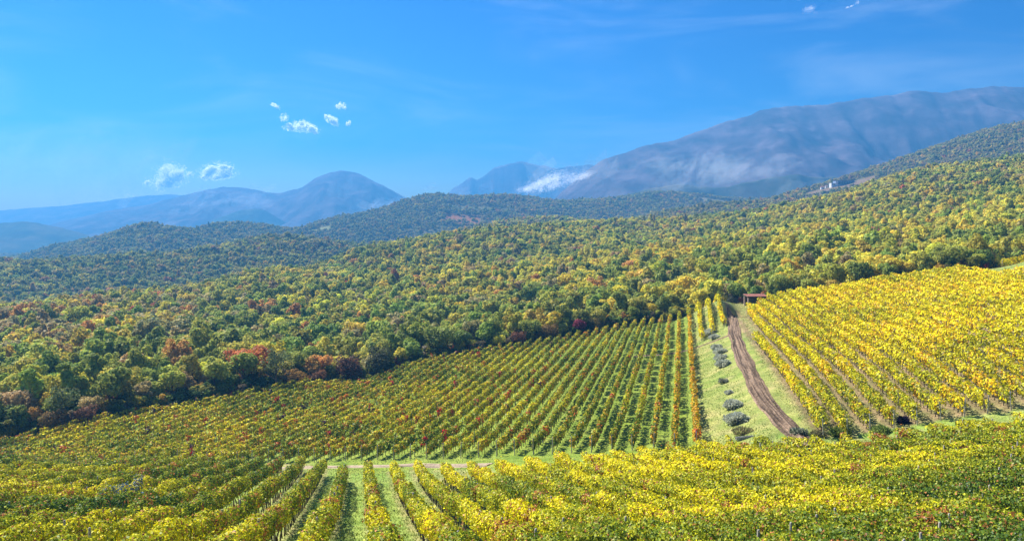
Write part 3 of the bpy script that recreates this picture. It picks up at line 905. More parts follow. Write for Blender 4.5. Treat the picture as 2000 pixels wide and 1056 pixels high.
def tree_classes():
    nA = fbm(TX/70+11, TY/70, 3); nB = fbm(TX/45+31, TY/45+3, 3); r = rng.random(NT)
    W = np.zeros((NT, 8))
    right = sstep(500, 1300, TPX); far = sstep(700, 1100, TY); near = 1-sstep(140, 260, TY)
    W[:,0] = 0.12 + 0.10*(1-right)
    W[:,1] = 0.30 + 0.1*(1-right)
    W[:,2] = 0.28
    W[:,3] = 0.14 + 0.34*right*(1-far)
    W[:,4] = 0.04 + 0.08*right
    W[:,5] = 0.05*(1-0.7*right) + 0.03*far
    W[:,6] = 0.006*(1-0.6*right)
    W[:,7] = 0.07 + 0.20*far
    patch = np.exp(-((TPX-230)/260)**2 - ((TPY-625)/48)**2) + 0.9*np.exp(-((TPX-560)/90)**2 - ((TPY-480)/18)**2) + 0.7*np.exp(-((TPX-1010)/70)**2 - ((TPY-400)/22)**2) \
          + 0.5*np.exp(-((TPX-1560)/120)**2 - ((TPY-392)/14)**2)
    W[:,5] += 0.28*patch; W[:,7] += 0.4*patch; W[:,6] += 0.03*patch; W[:,0] *= (1-0.7*np.clip(patch,0,1)); W[:,1] *= (1-0.6*np.clip(patch,0,1))
    W[:,0] *= np.clip(0.1+3.2*(nA-0.3), 0.05, 3); W[:,3] *= np.clip(0.1+3.2*(0.72-nA), 0.05, 3)
    W[:,4] *= np.clip(4*(nB-0.42), 0.1, 2.5); W[:,5] *= np.clip(4*(nB-0.38), 0.15, 2.5)
    W /= W.sum(1, keepdims=True)
    return (np.cumsum(W, 1) > r[:,None]).argmax(1)
TCL = tree_classes()
TTINT = (TCOL[TCL]*0.68+np.array([0.25,0.22,0.035])*0.32)*2.0*(0.84+0.32*rng.random((NT,1)))*(1+0.08*rng.normal(size=(NT,3))*np.array([1,0.5,0.6]))
zone3 = sstep(1080, 1250, TY)[:,None]*0.35
zone2 = (sstep(560, 760, TY)*(1-sstep(700, 1000, TPX)))[:,None]*0.35
TTINT = TTINT*(1-zone3) + zone3*np.array([0.22,0.17,0.06])*(0.5+1.0*rng.random((NT,1)))
TTINT = TTINT*(1-zone2) + zone2*np.array([0.20,0.21,0.06])
TTINT = np.clip(TTINT, 0.01, 0.72)

# the trees that show largest stand as things of their own, the rest is one mass of woodland
edge_gap = TY - forest_start(TPX)
in_view = (TPX > -60) & (TPX < 2060)
order = np.argsort(np.where(in_view & (TY < 420), TY + 1.2*np.clip(edge_gap, 0, 1e9) - (0 if True else 0), 1e9))
single = np.zeros(NT, bool)
single[order[:285]] = True

def place_tree(i, x, y, z, sc, colr, crown, trunk, label, cat, group, name="tree", zs=1.0):
    root = empty(name, (x, y, z))
    tag(root, label, cat, group)
    root.rotation_euler = (0, 0, random.random()*6.28)
    root.scale = (sc, sc, sc*zs)
    a = link("crown", crown, root); a.color = (*colr, 1)
    link("trunk", trunk, root)
    return root

front = single & (edge_gap < 4.2)
fi = np.where(front)[0]; fi = fi[np.argsort(-TPX[fi])]
rank = {int(j): k+1 for k, j in enumerate(fi)}
HUES = {"dark green":"dark green", "green":"mid green", "olive":"olive green", "yellow-green":"yellow-green", "gold":"golden", "russet":"russet", "red":"deep red", "grey-brown":"grey-brown"}
hue_rank = {}
for cl in range(8):
    q = [int(v) for v in np.where(single & (TCL == cl))[0] if int(v) not in rank or rank[int(v)] > 69]
    for k, v in enumerate(sorted(q, key=lambda w: TPX[w])): hue_rank[v] = k+1
for j in np.where(single)[0]:
    hue = HUES[TNAMES[TCL[j]]]
    j = int(j)
    zone = "left third" if TPX[j] < 667 else ("middle third" if TPX[j] < 1333 else "right third")
    if j in rank and rank[j] <= 69:
        lab = f"{hue} tree, {ordinal(rank[j])} along the forest edge counted leftwards"
        grp = "trees along the forest edge"
        ci_ = random.choice([2,5,6,0,3])
    else:
        lab = f"{hue} tree behind the forest edge, {ordinal(hue_rank[j])} of its colour from the left"
        grp = f"{hue} trees of the near forest belt"
        ci_ = random.randrange(8)
    place_tree(j, TX[j], TY[j], TZ[j]-0.2, TSC[j], TTINT[j], crown_near[ci_], trunk_near[ci_], lab, "tree", grp)

# a few trees that stand out
def pix_tree(px, Y, sc, colr, crown, trunk, label, cat="tree", name="tree", zs=1.0, dz=0.0):
    x = (px-1000)/F*Y
    return place_tree(0, x, Y, gz(x, Y)+dz, sc, colr, crown, trunk, label, cat, None, name, zs)
fs = lambda px: float(forest_start(np.array([px]))[0])
pix_tree(540, fs(540)-2.2, 0.98, (0.15,0.18,0.07), airy, airy_trunk, "airy grey-green tree with bare forked trunk at the vineyard edge")
pix_tree(120, fs(120)-1.5, 0.85, (0.16,0.19,0.07), airy, airy_trunk, "thin pale green tree with slim trunk at the lower left forest edge")
pix_tree(1130, fs(1130)-1.5, 0.82, (0.26,0.045,0.075), crown_near[6], trunk_near[6], "crimson purple tree at the edge of the forest above the middle vineyard")
pix_tree(685, fs(685)-1.0, 1.12, (0.15,0.075,0.045), round_bush, trunk_near[6], "large rounded russet-brown tree at the vineyard edge beside dark shrubs", zs=1.15)
pix_tree(735, fs(735)-0.8, 1.10, (0.085,0.09,0.035), round_bush, trunk_near[6], "large rounded dark olive tree right of the russet-brown round tree", zs=1.2)
pix_tree(580, fs(580)-2.0, 0.80, (0.34,0.20,0.045), round_bush, trunk_near[6], "low golden-orange bush right of the airy forked tree", "bush", "bush", 0.85)
pix_tree(618, fs(618)-2.0, 0.72, (0.24,0.115,0.05), round_bush, trunk_near[6], "low russet bush between the golden bush and the large round tree", "bush", "bush", 0.9)
pix_tree(1075, fs(1075)-1.2, 0.85, (0.26,0.17,0.05), round_bush, trunk_near[6], "broad tan-orange bush left of the crimson tree", "bush", "bush", 1.0)
pix_tree(1165, fs(1165)-1.2, 0.70, (0.21,0.16,0.04), round_bush, trunk_near[6], "yellowish brown bush right of the crimson tree", "bush", "bush", 1.05)
pix_tree(1013, fs(1013)-1.0, 0.75, (0.22,0.10,0.05), round_bush, trunk_near[6], "rusty brown bush at the forest edge, two bushes left of the crimson tree", "bush", "bush", 1.0)
pix_tree(105, fs(105)-2.6, 0.74, (0.26,0.17,0.06), round_bush, trunk_near[6], "tan bush at the forest edge near the thin pale tree", "bush", "bush", 1.0)
pix_tree(165, fs(165)-2.6, 0.70, (0.25,0.13,0.07), round_bush, trunk_near[6], "pinkish brown bush at the forest edge, right of the tan bush", "bush", "bush", 0.95)
pix_tree(1432, 205.0, 0.62, (0.075,0.085,0.055), round_bush, trunk_near[6], "dark grey-green shrub at the head of the dirt track", "bush", "bush", 1.0)
pix_tree(1448, 204.0, 0.45, (0.24,0.09,0.045), round_bush, trunk_near[6], "small rusty shrub beside the open shed", "bush", "bush", 1.0)

# cypresses and lone trees on the far ridge
def skyline(px, sc, colr, crown, label, zs=1.0, cat="tree"):
    p, Y = at(h3, px); x = (px-1000)/F*Y
    return place_tree(0, x, Y, gz(x, Y)-0.5, sc, colr, crown, trunk_near[0], label, cat, None, "tree", zs)
for px, sc, zs, k in ((385,1.3,1.1,0),(408,1.1,1.6,4),(470,0.8,1.0,1),(508,1.0,1.4,4),(520,1.7,1.0,2),(590,1.3,1.1,5),(610,1.5,1.0,3)):
    n_ = {385:"leafy round tree, leftmost on the skyline of the blue left hill", 408:"pointed dark tree second from the left on the far hill skyline",
          470:"small lone tree midway along the far left hill skyline", 508:"slim dark tree just left of the big skyline tree",
          520:"big round skyline tree at the right end of the left hill", 590:"dark tree at the foot of the central hill, left of its twin", 610:"wider dark tree at the foot of the central hill"}[px]
    skyline(px, sc, (0.05,0.07,0.03), crown_near[k], n_, zs)
for px, n_ in ((1357,"leftmost slim dark cypress on the far central ridge"),(1367,"middle slim dark cypress on the far central ridge"),(1379,"rightmost slim dark cypress on the far central ridge")):
    o = skyline(px, 0.9, (0.03,0.045,0.02), crown_near[4], n_, 2.1); o.scale = (0.62, 0.62, 1.7)

# the mass of the wood
def forest_mass():
    k = ~single
    V = np.c_[TX[k], TY[k], TZ[k]-0.3]; tint = TTINT[k]; s = TSC[k]; zs = np.ones(len(V))
    m = 1500                                   # low scrub at the foot of the edge trees
    up = rng.uniform(-60, 2060, m); uy = forest_start(up) + rng.random(m)**1.5*16 - 0.3
    m_ok = ~((up > 1405) & (up < 1475)); up, uy = up[m_ok], uy[m_ok]; m = len(up)
    ux = (up-1000)/F*uy
    V = np.r_[V, np.c_[ux, uy, ground(ux, uy)-0.5]]
    uc = TCOL[rng.choice(8, m, p=[0.22,0.22,0.2,0.1,0.06,0.1,0.01,0.09])]*(0.7+0.5*rng.random((m,1)))
    tint = np.r_[tint, uc]; s = np.r_[s, 0.32+0.3*rng.random(m)]; zs = np.r_[zs, np.full(m, 0.9)]
    yy = np.r_[TY[k], uy]
    n = len(V)
    me = bpy.data.meshes.new("forest")
    me.vertices.add(n); me.vertices.foreach_set("co", V.astype(np.float32).ravel())
    def attr(nm, typ, key, arr):
        a = me.attributes.new(nm, typ, 'POINT'); a.data.foreach_set(key, np.ascontiguousarray(arr).ravel())
    idx = rng.integers(0, 8, n) + np.where(yy > 620, 8, 0)
    attr("kindidx", 'INT', "value", idx.astype(np.int32))
    rot = np.c_[rng.normal(size=n)*0.07, rng.normal(size=n)*0.07, rng.random(n)*6.283].astype(np.float32)
    attr("rotv", 'FLOAT_VECTOR', "vector", rot)
    attr("scl", 'FLOAT_VECTOR', "vector", np.c_[s*(0.9+0.3*rng.random(n)), s*(0.9+0.3*rng.random(n)), s*zs*(0.9+0.25*rng.random(n))].astype(np.float32))
    c4 = np.ones((n,4), np.float32); c4[:,:3] = tint
    attr("treecol", 'FLOAT_COLOR', "color", c4)
    o = link("forest", me)
    ng = bpy.data.node_groups.new("forest_nodes", 'GeometryNodeTree')
    ng.interface.new_socket("Geometry", in_out='INPUT', socket_type='NodeSocketGeometry')
    ng.interface.new_socket("Geometry", in_out='OUTPUT', socket_type='NodeSocketGeometry')
    N = ng.nodes; Lk = ng.links
    gi = N.new("NodeGroupInput"); go = N.new("NodeGroupOutput")
    ip = N.new("GeometryNodeInstanceOnPoints"); ip.inputs["Pick Instance"].default_value = True
    cinf = N.new("GeometryNodeCollectionInfo"); cinf.inputs["Collection"].default_value = proto_col
    cinf.inputs["Separate Children"].default_value = True; cinf.inputs["Reset Children"].default_value = True
    def named(nm, dt):
        a = N.new("GeometryNodeInputNamedAttribute"); a.data_type = dt; a.inputs["Name"].default_value = nm
        return [s_ for s_ in a.outputs if s_.name == "Attribute" and s_.enabled][0]
    Lk.new(gi.outputs[0], ip.inputs["Points"]); Lk.new(cinf.outputs[0], ip.inputs["Instance"])
    Lk.new(named("kindidx", 'INT'), ip.inputs["Instance Index"])
    e2r = N.new("FunctionNodeEulerToRotation")
    Lk.new(named("rotv", 'FLOAT_VECTOR'), e2r.inputs[0]); Lk.new(e2r.outputs[0], ip.inputs["Rotation"])
    Lk.new(named("scl", 'FLOAT_VECTOR'), ip.inputs["Scale"])
    Lk.new(ip.outputs[0], go.inputs[0])
    md = o.modifiers.new("trees", 'NODES'); md.node_group = ng
    tag(o, "dense mixed autumn woodland covering the hills behind the vineyards", "forest", kind="stuff")
    print("FOREST", n, "single", int(single.sum()), "front", int(front.sum()))
forest_mass()

# ------------------------------------------------------------------ things on the ground
def hit(px, py, y0=20.0, y1=260.0):
    """the point of the ground seen at a pixel of the photograph"""
    Y = np.linspace(y0, y1, 4000); X = (px-1000)/F*Y
    p = HY - ground(X, Y)/Y*F
    k = np.where(p <= py)[0]
    i = int(k[0]) if len(k) else -1
    return float(X[i]), float(Y[i]), float(ground(X[i], Y[i])[0])

def mound(seed, n=1500, leaf=0.11, rx=1.0, rz=0.62, up=0.5):
    """a spiky cushion of thin leaves"""
    rs = np.random.default_rng(seed)
    d = rs.normal(size=(n,3)); d /= np.linalg.norm(d, axis=1, keepdims=True); d[:,2] = np.abs(d[:,2])
    lump = 1 + 0.25*np.sin(d[:,0]*5+seed)*np.cos(d[:,1]*4+seed*2)
    r = (0.55+0.45*rs.random(n)**0.5)*lump
    P = d*np.array([rx, rx, rz])*r[:,None]
    T = d + rs.normal(size=(n,3))*0.35 + np.array([0,0,up]); T /= np.linalg.norm(T, axis=1, keepdims=True)
    B = np.cross(T, rs.normal(size=(n,3))); B /= np.linalg.norm(B, axis=1, keepdims=True)
    L = leaf*(0.8+1.2*rs.random(n))[:,None]
    V = np.stack([P - B*L*0.22, P + B*L*0.22, P + T*L*1.4 + B*L*0.12, P + T*L*1.4 - B*L*0.12], 1).reshape(-1,3)
    return V, np.arange(4*n).reshape(-1,4), d, rs
M_CORE = noise_mat("bush_core", (0.03,0.032,0.025), (0.06,0.06,0.045), 4)
def cushion(name, px, py, wpx, colr, label, cat="bush", group=None, seed=1, rz=0.62, n=1500, sx=1.0, colr2=None, leaf=0.11):
    x, y, z = hit(px, py)
    sc = wpx/F*y*0.5*0.86
    root = empty(name, (x, y, z-0.05)); tag(root, label, cat, group); root.scale = (sc*sx, sc, sc)
    root.rotation_euler = (0, 0, seed*1.3)
    V, Q, d, rs = mound(seed, n, leaf, 1.0, rz)
    k = 0.7+0.6*rs.random((n,1))
    col = np.array(colr)*k
    if colr2 is not None:
        m = (rs.random(n) < 0.3); col[m] = np.array(colr2)*k[m]
    link("foliage", np_mesh("bush_foliage", V, Q, M_BUSH, np.repeat(col, 4, 0)), root)
    b = MB()
    for i in range(7):
        a = i*0.9
        b.tube([(0,0,-0.2),(math.cos(a)*.25,math.sin(a)*.25,rz*.35),(math.cos(a)*.5,math.sin(a)*.5,rz*.6)], [.05,.04,.015], 4)
    link("stems", b.mesh("bush_stems", M_VINEWOOD), root)
    return root
LAV = (0.50,0.52,0.40)
lav = [(1389,652,26),(1396,661,22),(1400,681,23),(1407,690,27),(1408,702,27),(1414,714,31),(1425,768,18),(1433,795,38),(1441,824,46)]
for i, (px, py, w) in enumerate(lav):
    cushion("lavender_bush", px, py, w, LAV, f"grey-green lavender bush, {ordinal(len(lav)-i)} in the line counted up from the bottom", "bush",
            "lavender bushes beside the dirt track", seed=11+i, n=2600, leaf=0.17)
cushion("lavender_bush", 1413, 747, 22, (0.24,0.25,0.18), "pale thin half-dead lavender bush midway along the bush line", "bush", None, seed=33, n=420, leaf=0.2)
cushion("grass_mound", 1452, 845, 46, (0.36,0.36,0.13), "low mound of dry grass and weeds at the bottom of the bush line", "plant", None, seed=34, n=900, rz=0.35, colr2=(0.2,0.15,0.08), leaf=0.14)
cushion("shrub", 1560, 848, 34, (0.36,0.38,0.26), "silvery leafy shrub where the dirt track meets the vines", "bush", None, seed=35, n=700, rz=0.6, colr2=(0.07,0.09,0.04), leaf=0.2)
cushion("shrub", 1598, 850, 28, (0.25,0.24,0.10), "dark leafy shrub just right of the silvery shrub", "bush", None, seed=36, n=700, rz=0.5, colr2=(0.2,0.16,0.1), leaf=0.2)
cushion("shrub", 1640, 848, 40, (0.28,0.36,0.08), "green weedy shrub below the first yellow row end", "bush", None, seed=37, n=900, rz=0.5, colr2=(0.3,0.32,0.05), leaf=0.18)
cushion("shrub", 1722, 844, 40, (0.26,0.34,0.08), "green weedy shrub left of the dark purple bush", "bush", None, seed=38, n=900, rz=0.5, colr2=(0.25,0.3,0.06), leaf=0.18)
cushion("dark_bush", 1765, 826, 24, (0.03,0.018,0.05), "rounded near-black purple bush at a yellow row end", "bush", None, seed=39, n=1500, rz=1.25, colr2=(0.05,0.03,0.07), leaf=0.16)
cushion("dark_bush", 1358, 841, 9, (0.010,0.009,0.020), "small near-black bush at the foot of the orange vine row", "bush", None, seed=40, n=900, rz=1.9, leaf=0.2, colr2=(0.02,0.015,0.03))

M_PLANK = noise_mat("grey_plank", (0.18,0.17,0.16), (0.42,0.40,0.37), 6)
x, y, z = hit(1455, 856)
t = empty("plank_trough", (x, y, z)); t.rotation_euler = (0.0, -0.06, 0.12)
tag(t, "grey wooden plank trough lying in the grass below the bushes", "trough")
link("board", MB().box(-0.95,0.95,-0.16,-0.11,-0.05,0.22).mesh("trough_board", M_PLANK), t)
link("board", MB().box(-0.95,0.95,0.11,0.16,-0.05,0.22).mesh("trough_board", M_PLANK), t)
link("board", MB().box(-0.95,0.95,-0.108,0.108,-0.02,0.03).mesh("trough_board", M_PLANK), t)
link("end", MB().box(-0.90,-0.86,-0.107,0.107,0.032,0.19).mesh("trough_end", M_PLANK), t)
link("end", MB().box(0.86,0.90,-0.107,0.107,0.032,0.19).mesh("trough_end", M_PLANK), t)

# white sack by the road
M_SACK = noise_mat("white_sack", (0.72,0.72,0.72), (0.85,0.85,0.84), 5, 0.6)
x, y, z = hit(530, 917)
sv = []; sf = []
for i in range(9):
    for j in range(7):
        a, b = i/8*2-1, j/6*2-1
        h = 0.42*(1-abs(a)**3)*(1-abs(b)**3)*(1+0.25*math.sin(7*a+3*b)) + 0.02
        sv.append((a*0.72+0.1*b, b*0.42, h))
for i in range(8):
    for j in range(6):
        sf.append((i*7+j, (i+1)*7+j, (i+1)*7+j+1, i*7+j+1))
m = bpy.data.meshes.new("sack"); m.from_pydata(sv, [], sf); m.materials.append(M_SACK); m.polygons.foreach_set("use_smooth", [True]*len(m.polygons))
o = link("white_sack", m, None, (x, y, z)); o.rotation_euler = (0, 0, 0.3)
md = o.modifiers.new("thick", 'SOLIDIFY'); md.thickness = 0.03
tag(o, "white plastic sack lying beside the earth road between vine rows", "sack")

# ------------------------------------------------------------------ open shed at the head of the track
M_PLASTER = noise_mat("pink_plaster", (0.42,0.30,0.26), (0.55,0.42,0.37), 4)
M_TILE = noise_mat("red_tile", (0.32,0.12,0.085), (0.48,0.22,0.16), 9, 0.85)
M_INNER = noise_mat("grey_panel", (0.10,0.115,0.14), (0.16,0.175,0.2), 3)
M_DARKWOOD = noise_mat("dark_wood", (0.06,0.045,0.035), (0.12,0.09,0.07), 8)
HY_ = 186.0; hx = (1476-1000)/F*HY_; hz = gz(hx, HY_)
hz = zpix(604, HY_)
shed = empty("shed", (hx, HY_, hz)); tag(shed, "small open shed with red tiled roof at the head of the dirt track", "shed")
W2 = 2.2; HT = 3.0
for sx in (-1, 1):
    for yy in (-1.5, 1.5):
        link("post", MB().box(sx*W2-0.14, sx*W2+0.14, yy-0.14, yy+0.14, -0.6, HT-0.1).mesh("shed_post", M_PLASTER), shed)
link("back_wall", MB().box(-W2+0.141, W2-0.141, 1.42, 1.58, -0.6, HT-0.1).mesh("shed_wall", M_DARKWOOD), shed)
link("side_wall", MB().box(W2-0.10, W2+0.10, -1.355, 1.355, -0.6, HT-0.1).mesh("shed_wall", M_PLASTER), shed)
for i in range(4):
    link("panel", MB().box(-1.0+0.55*i, -0.47+0.55*i, 1.20, 1.26, -0.3, HT-0.5).mesh("shed_panel", M_INNER), shed)
link("beam", MB().box(-W2-0.1, W2+0.1, -1.63, -1.37, HT-0.1, HT+0.12).mesh("shed_beam", M_DARKWOOD), shed)
roof = link("roof", MB().box(-W2-0.3, W2+0.3, -1.95, 1.9, HT+0.125, HT+0.22).mesh("shed_roof", M_DARKWOOD), shed)
tm = MB()
for j in range(10):
    for k in range(16):
        pass
tile = MB()
n_ = 6
for i in range(n_+1):
    a = math.pi*i/n_
    for yy in (0.0, 0.42):
        tile.v.append((-0.16*math.cos(a), yy, 0.10*math.sin(a) + (0.03 if yy == 0 else 0)))
for i in range(n_): tile.f.append((2*i, 2*i+2, 2*i+3, 2*i+1))
tile.f.append(tuple(2*i for i in range(n_+1)))
tile_me = tile.mesh("roof_tile", M_TILE)
for j in range(9):
    for k in range(15):
        o = link("tile", tile_me, roof, (-2.31+0.33*k, -1.98+0.40*j, HT+0.23+0.022*j))
        o.rotation_euler = (0.03+random.uniform(-.02,.02), 0, random.uniform(-.03,.03))

# ------------------------------------------------------------------ buildings far behind
M_WHITE = noise_mat("white_wall", (0.62,0.62,0.62), (0.78,0.78,0.76), 0.3)
M_BLUEGREY = noise_mat("blue_grey_wall", (0.20,0.26,0.36), (0.28,0.34,0.44), 0.3)
M_PANE = new_mat("dark_pane")
pm, pn, po = M_PANE; pb = pn.nodes.new("ShaderNodeBsdfPrincipled"); pb.inputs["Base Color"].default_value = (0.03,0.04,0.06,1); pb.inputs["Roughness"].default_value = 0.15
pn.links.new(pb.outputs[0], po.inputs["Surface"]); M_PANE = pm
bY = 1385.0; bx = (1645-1000)/F*bY; bz = gz(bx, bY) + 0.5
bld = empty("estate_building", (bx, bY, bz)); tag(bld, "long blue-grey flat-roofed building on the wooded hill at right", "building")
link("wall", MB().box(-14, 19, -6, 6, -8, 7.0).mesh("building_wall", M_BLUEGREY), bld)
link("roof", MB().box(-15, 20, -7, 7, 7.005, 7.6).mesh("building_roof", M_DARKWOOD), bld)
w = link("wing", MB().box(-21, -14.01, -5, 5, -8, 2.6).mesh("building_wing", M_WHITE), bld)
link("wing_roof", MB().box(-21.3, -14.01, -5.4, 5.4, 2.605, 3.0).mesh("wing_roof", M_WHITE), w)
link("end_wall", MB().box(-14.2, -10, -6.3, -6.01, -8, 6.9).mesh("end_wall", M_WHITE), bld)
for i in range(9):
    f = link("window", MB().box(-8.8+2.95*i, -6.6+2.95*i, -6.15, -6.01, 0.8, 5.2).mesh("building_window", M_PANE), bld)
for i in range(2):
    link("window", MB().box(-19.8+2.9*i, -17.9+2.9*i, -5.12, -5.01, -0.6, 1.5).mesh("wing_window", M_PANE), w)
link("annex", MB().box(19.01, 27, -4, 4, -8, 3.2).mesh("building_annex", M_WHITE), bld)
def small_house(px, py, Y, w, h, label, roofmat, wall=M_WHITE):
    x = (px-1000)/F*Y; z = (gz(x, Y)+1.0) if Y < 2000 else zpix(py, Y)
    r = empty("house", (x, Y, z)); tag(r, label, "house")
    link("wall", MB().box(-w/2, w/2, -w*.35, w*.35, -6, h).mesh("house_wall", wall), r)
    m = MB(); e = 0.4
    m.v = [(-w/2-e,-w*.35-e,h),(w/2+e,-w*.35-e,h),(w/2+e,w*.35+e,h),(-w/2-e,w*.35+e,h),(-w/2-e,0,h+w*.28),(w/2+e,0,h+w*.28)]
    m.f = [(0,1,5,4),(2,3,4,5),(0,4,3),(1,2,5),(0,3,2,1)]
    link("roof", m.mesh("house_roof", roofmat), r)
    link("window", MB().box(-w*.3, -w*.12, -w*.35-.1, -w*.35-.01, h*.35, h*.75).mesh("house_window", M_PANE), r)
    link("door", MB().box(w*.1, w*.25, -w*.35-.1, -w*.35-.01, -0.2, h*.7).mesh("house_door", M_PANE), r)
    return r
small_house(1606, 368, 1390, 5.5, 2.6, "small white house left of the long blue-grey building", M_TILE)
small_house(1614, 367, 1400, 4.0, 2.4, "tiny white hut between the small house and blue-grey building", M_TILE)
small_house(762, 442, 1325, 7.5, 3.0, "white-roofed house at the left end of the red field", M_WHITE)
for i, (px, py) in enumerate(((30,489),(46,492),(14,493),(62,487),(74,493))):
    small_house(px, py, 3000, 14, 6, f"pale village house on the plain at the far left, {ordinal(i+1)} listed of the cluster" if False else
                ["pale village house in the hazy plain, second from left", "pale village house in the hazy plain, middle of the cluster", "pale village house in the hazy plain, leftmost",
                 "pale village house in the hazy plain, fourth from left", "pale village house in the hazy plain, rightmost of the cluster"][i], M_TILE)

# ------------------------------------------------------------------ grass
def grass():
    rs = np.random.default_rng(77)
    n = 90000
    Y = 30 + 175*rs.random(n)**1.25; px = rs.uniform(-30, 2030, n)
    k = rs.random(n) < 0.45
    px[k] = rs.uniform(1340, 1640, k.sum())
    k2 = rs.random(n) < 0.18
    px[k2] = rs.uniform(560, 960, k2.sum()); Y[k2] = rs.uniform(28, 95, k2.sum())
    X = (px-1000)/F*Y
    off = np.abs(X - track_x(Y)) > 1.75
    cB = X - TB*Y
    ok = off & (Y < forest_start(px)-2)
    rY = np.array([b_botY(p) - (4.2 if p < 950 else 5.0) for p in px])
    ok &= ~((np.abs(Y-rY) < 1.5) & (px < 1260))
    X, Y, px = X[ok], Y[ok], px[ok]; n = len(X)
    Z = ground(X, Y)
    h = 0.04 + 0.11*rs.random(n)**2
    w = 0.015 + 0.0005*Y
    a = rs.random(n)*2*np.pi
    B = np.c_[np.cos(a), np.sin(a), np.zeros(n)]
    lean = rs.normal(size=(n,3))*0.35; lean[:,2] = 1
    P = np.c_[X, Y, Z]
    T = P + lean*h[:,None]
    V = np.stack([P - B*w[:,None], P + B*w[:,None], T + B*w[:,None]*0.25, T - B*w[:,None]*0.25], 1).reshape(-1,3)
    dryv = fbm(X*0.2, Y*0.2, 3)[:,None]
    inC = ((X - TC*Y) > 15)[:,None]
    col = np.array([0.17,0.28,0.04])*(1-dryv) + np.array([0.36,0.36,0.12])*dryv
    col = np.where(inC, col*0.5 + np.array([0.15,0.125,0.06]), col)*(0.7+0.6*rs.random((n,1)))
    me = np_mesh("grass", V, np.arange(4*n).reshape(-1,4), M_BUSH, np.repeat(col,4,0))
    tag(link("grass", me), "short green and straw grass growing on verges and between vine rows", "grass", kind="stuff")
grass()

# ------------------------------------------------------------------ clouds and haze
def cloud_mat(opac):
    m, n, out = new_mat("cloud_vapour")
    d = n.nodes.new("ShaderNodeBsdfDiffuse"); d.inputs["Color"].default_value = (0.97,0.97,0.98,1)
    t = n.nodes.new("ShaderNodeBsdfTranslucent"); t.inputs["Color"].default_value = (0.97,0.97,0.98,1)
    tr = n.nodes.new("ShaderNodeBsdfTransparent")
    m1 = n.nodes.new("ShaderNodeMixShader"); m1.inputs[0].default_value = 0.75
    n.links.new(d.outputs[0], m1.inputs[1]); n.links.new(t.outputs[0], m1.inputs[2])
    m2 = n.nodes.new("ShaderNodeMixShader"); m2.inputs[0].default_value = opac
    n.links.new(tr.outputs[0], m2.inputs[1]); n.links.new(m1.outputs[0], m2.inputs[2])
    n.links.new(m2.outputs[0], out.inputs["Surface"])
    return m
M_CLOUD = cloud_mat(0.38)
M_MISTCLOUD = cloud_mat(0.10)
def cloud(px, py, Y, wpx, hpx, label, seed, n=5000, lobes=9, flat=0.5, tilt=0.0, name="cloud", wisp=0.45, group="small clouds above the hills", mat=None):
    """a cloud as a drift of many small vapour flakes filling its volume"""
    rs = np.random.default_rng(seed)
    cx = rs.uniform(-0.75, 0.75, lobes); cz = rs.uniform(-0.3, 0.55, lobes)*(1-np.abs(cx)); cyy = rs.uniform(-0.5, 0.5, lobes)
    rr = rs.uniform(0.12, 0.34, lobes)*(1-0.5*np.abs(cx))
    k = rs.choice(lobes, n, p=rr**1.5/np.sum(rr**1.5))
    d = rs.normal(size=(n,3)); d /= np.linalg.norm(d, axis=1, keepdims=True)
    far = rs.random(n) < wisp
    q = np.where(far, 0.8+1.7*rs.random(n)**1.8, rs.random(n)**0.5)
    P = np.c_[cx[k], cyy[k], cz[k]] + d*(rr[k]*q)[:,None]
    P[:,2] = np.where(P[:,2] < -0.3, -0.3 + (P[:,2]+0.3)*0.35, P[:,2])
    tear = fbm(P[:,0]*5+seed, P[:,2]*5+P[:,1]*3, 3)
    keep = tear > np.where(far, 0.52, 0.36)
    P = P[keep]; d = d[keep]; n = len(P)
    sx, sz = wpx/F*Y*0.5, hpx/F*Y*0.5
    ct, st = math.cos(tilt), math.sin(tilt)
    P = np.c_[P[:,0]*sx*ct - P[:,2]*sz*st, P[:,1]*sx*1.4, P[:,0]*sx*st + P[:,2]*sz*ct]
    L = np.full(n, 2.2/F*Y)*(0.5+rs.random(n))
    V, Q = kite_leaves(P, d*0.15 + rs.normal(size=(n,3))*0.3 + np.array(sdir), L, rs, 1.0, 0.1)
    x = (px-1000)/F*Y
    o = link(name, np_mesh("cloud", V, Q, mat or M_CLOUD), None, (x, Y, zpix(py, Y)))
    tag(o, label, "cloud", group)
    return o
CY = 6300.0
cloud(333, 350, CY, 92, 78, "larger ragged white cloud low above the left mountains", 1, 24000, 15, tilt=0.4, wisp=0.32)
cloud(427, 339, CY, 76, 48, "elongated white cloud right of the ragged low cloud", 5, 18000, 13, tilt=0.3, wisp=0.32)
cloud(592, 252, CY, 66, 36, "bright compact white cloud highest over the rounded peak", 9, 16000, 12, tilt=-0.1)
cloud(640, 232, CY, 50, 34, "wispy white cloud beside the bright compact cloud", 14, 8000, 8, tilt=-0.5)
cloud(665, 208, CY, 22, 30, "tiny wisp of cloud above the wispy white cloud", 18, 800, 5, wisp=0.7)
cloud(681, 244, CY, 14, 22, "tiny wisp of cloud right of the wispy white cloud", 22, 600, 4, wisp=0.7)
cloud(538, 207, CY, 24, 16, "small faint wisp of cloud left of the compact cloud", 26, 600, 5, wisp=0.7, tilt=-0.5)
cloud(556, 230, CY, 20, 34, "thin faint wisp just left above the compact cloud", 29, 500, 5, wisp=0.8)
cloud(1572, 10, CY, 60, 26, "faint cloud scrap at the top right of the sky, left one", 41, 700, 5, wisp=0.8, tilt=-0.5, group=None, mat=M_MISTCLOUD)
cloud(1672, 8, CY, 34, 20, "faint cloud scrap at the top right of the sky, right one", 43, 400, 4, wisp=0.8, tilt=0.4, group=None, mat=M_MISTCLOUD)
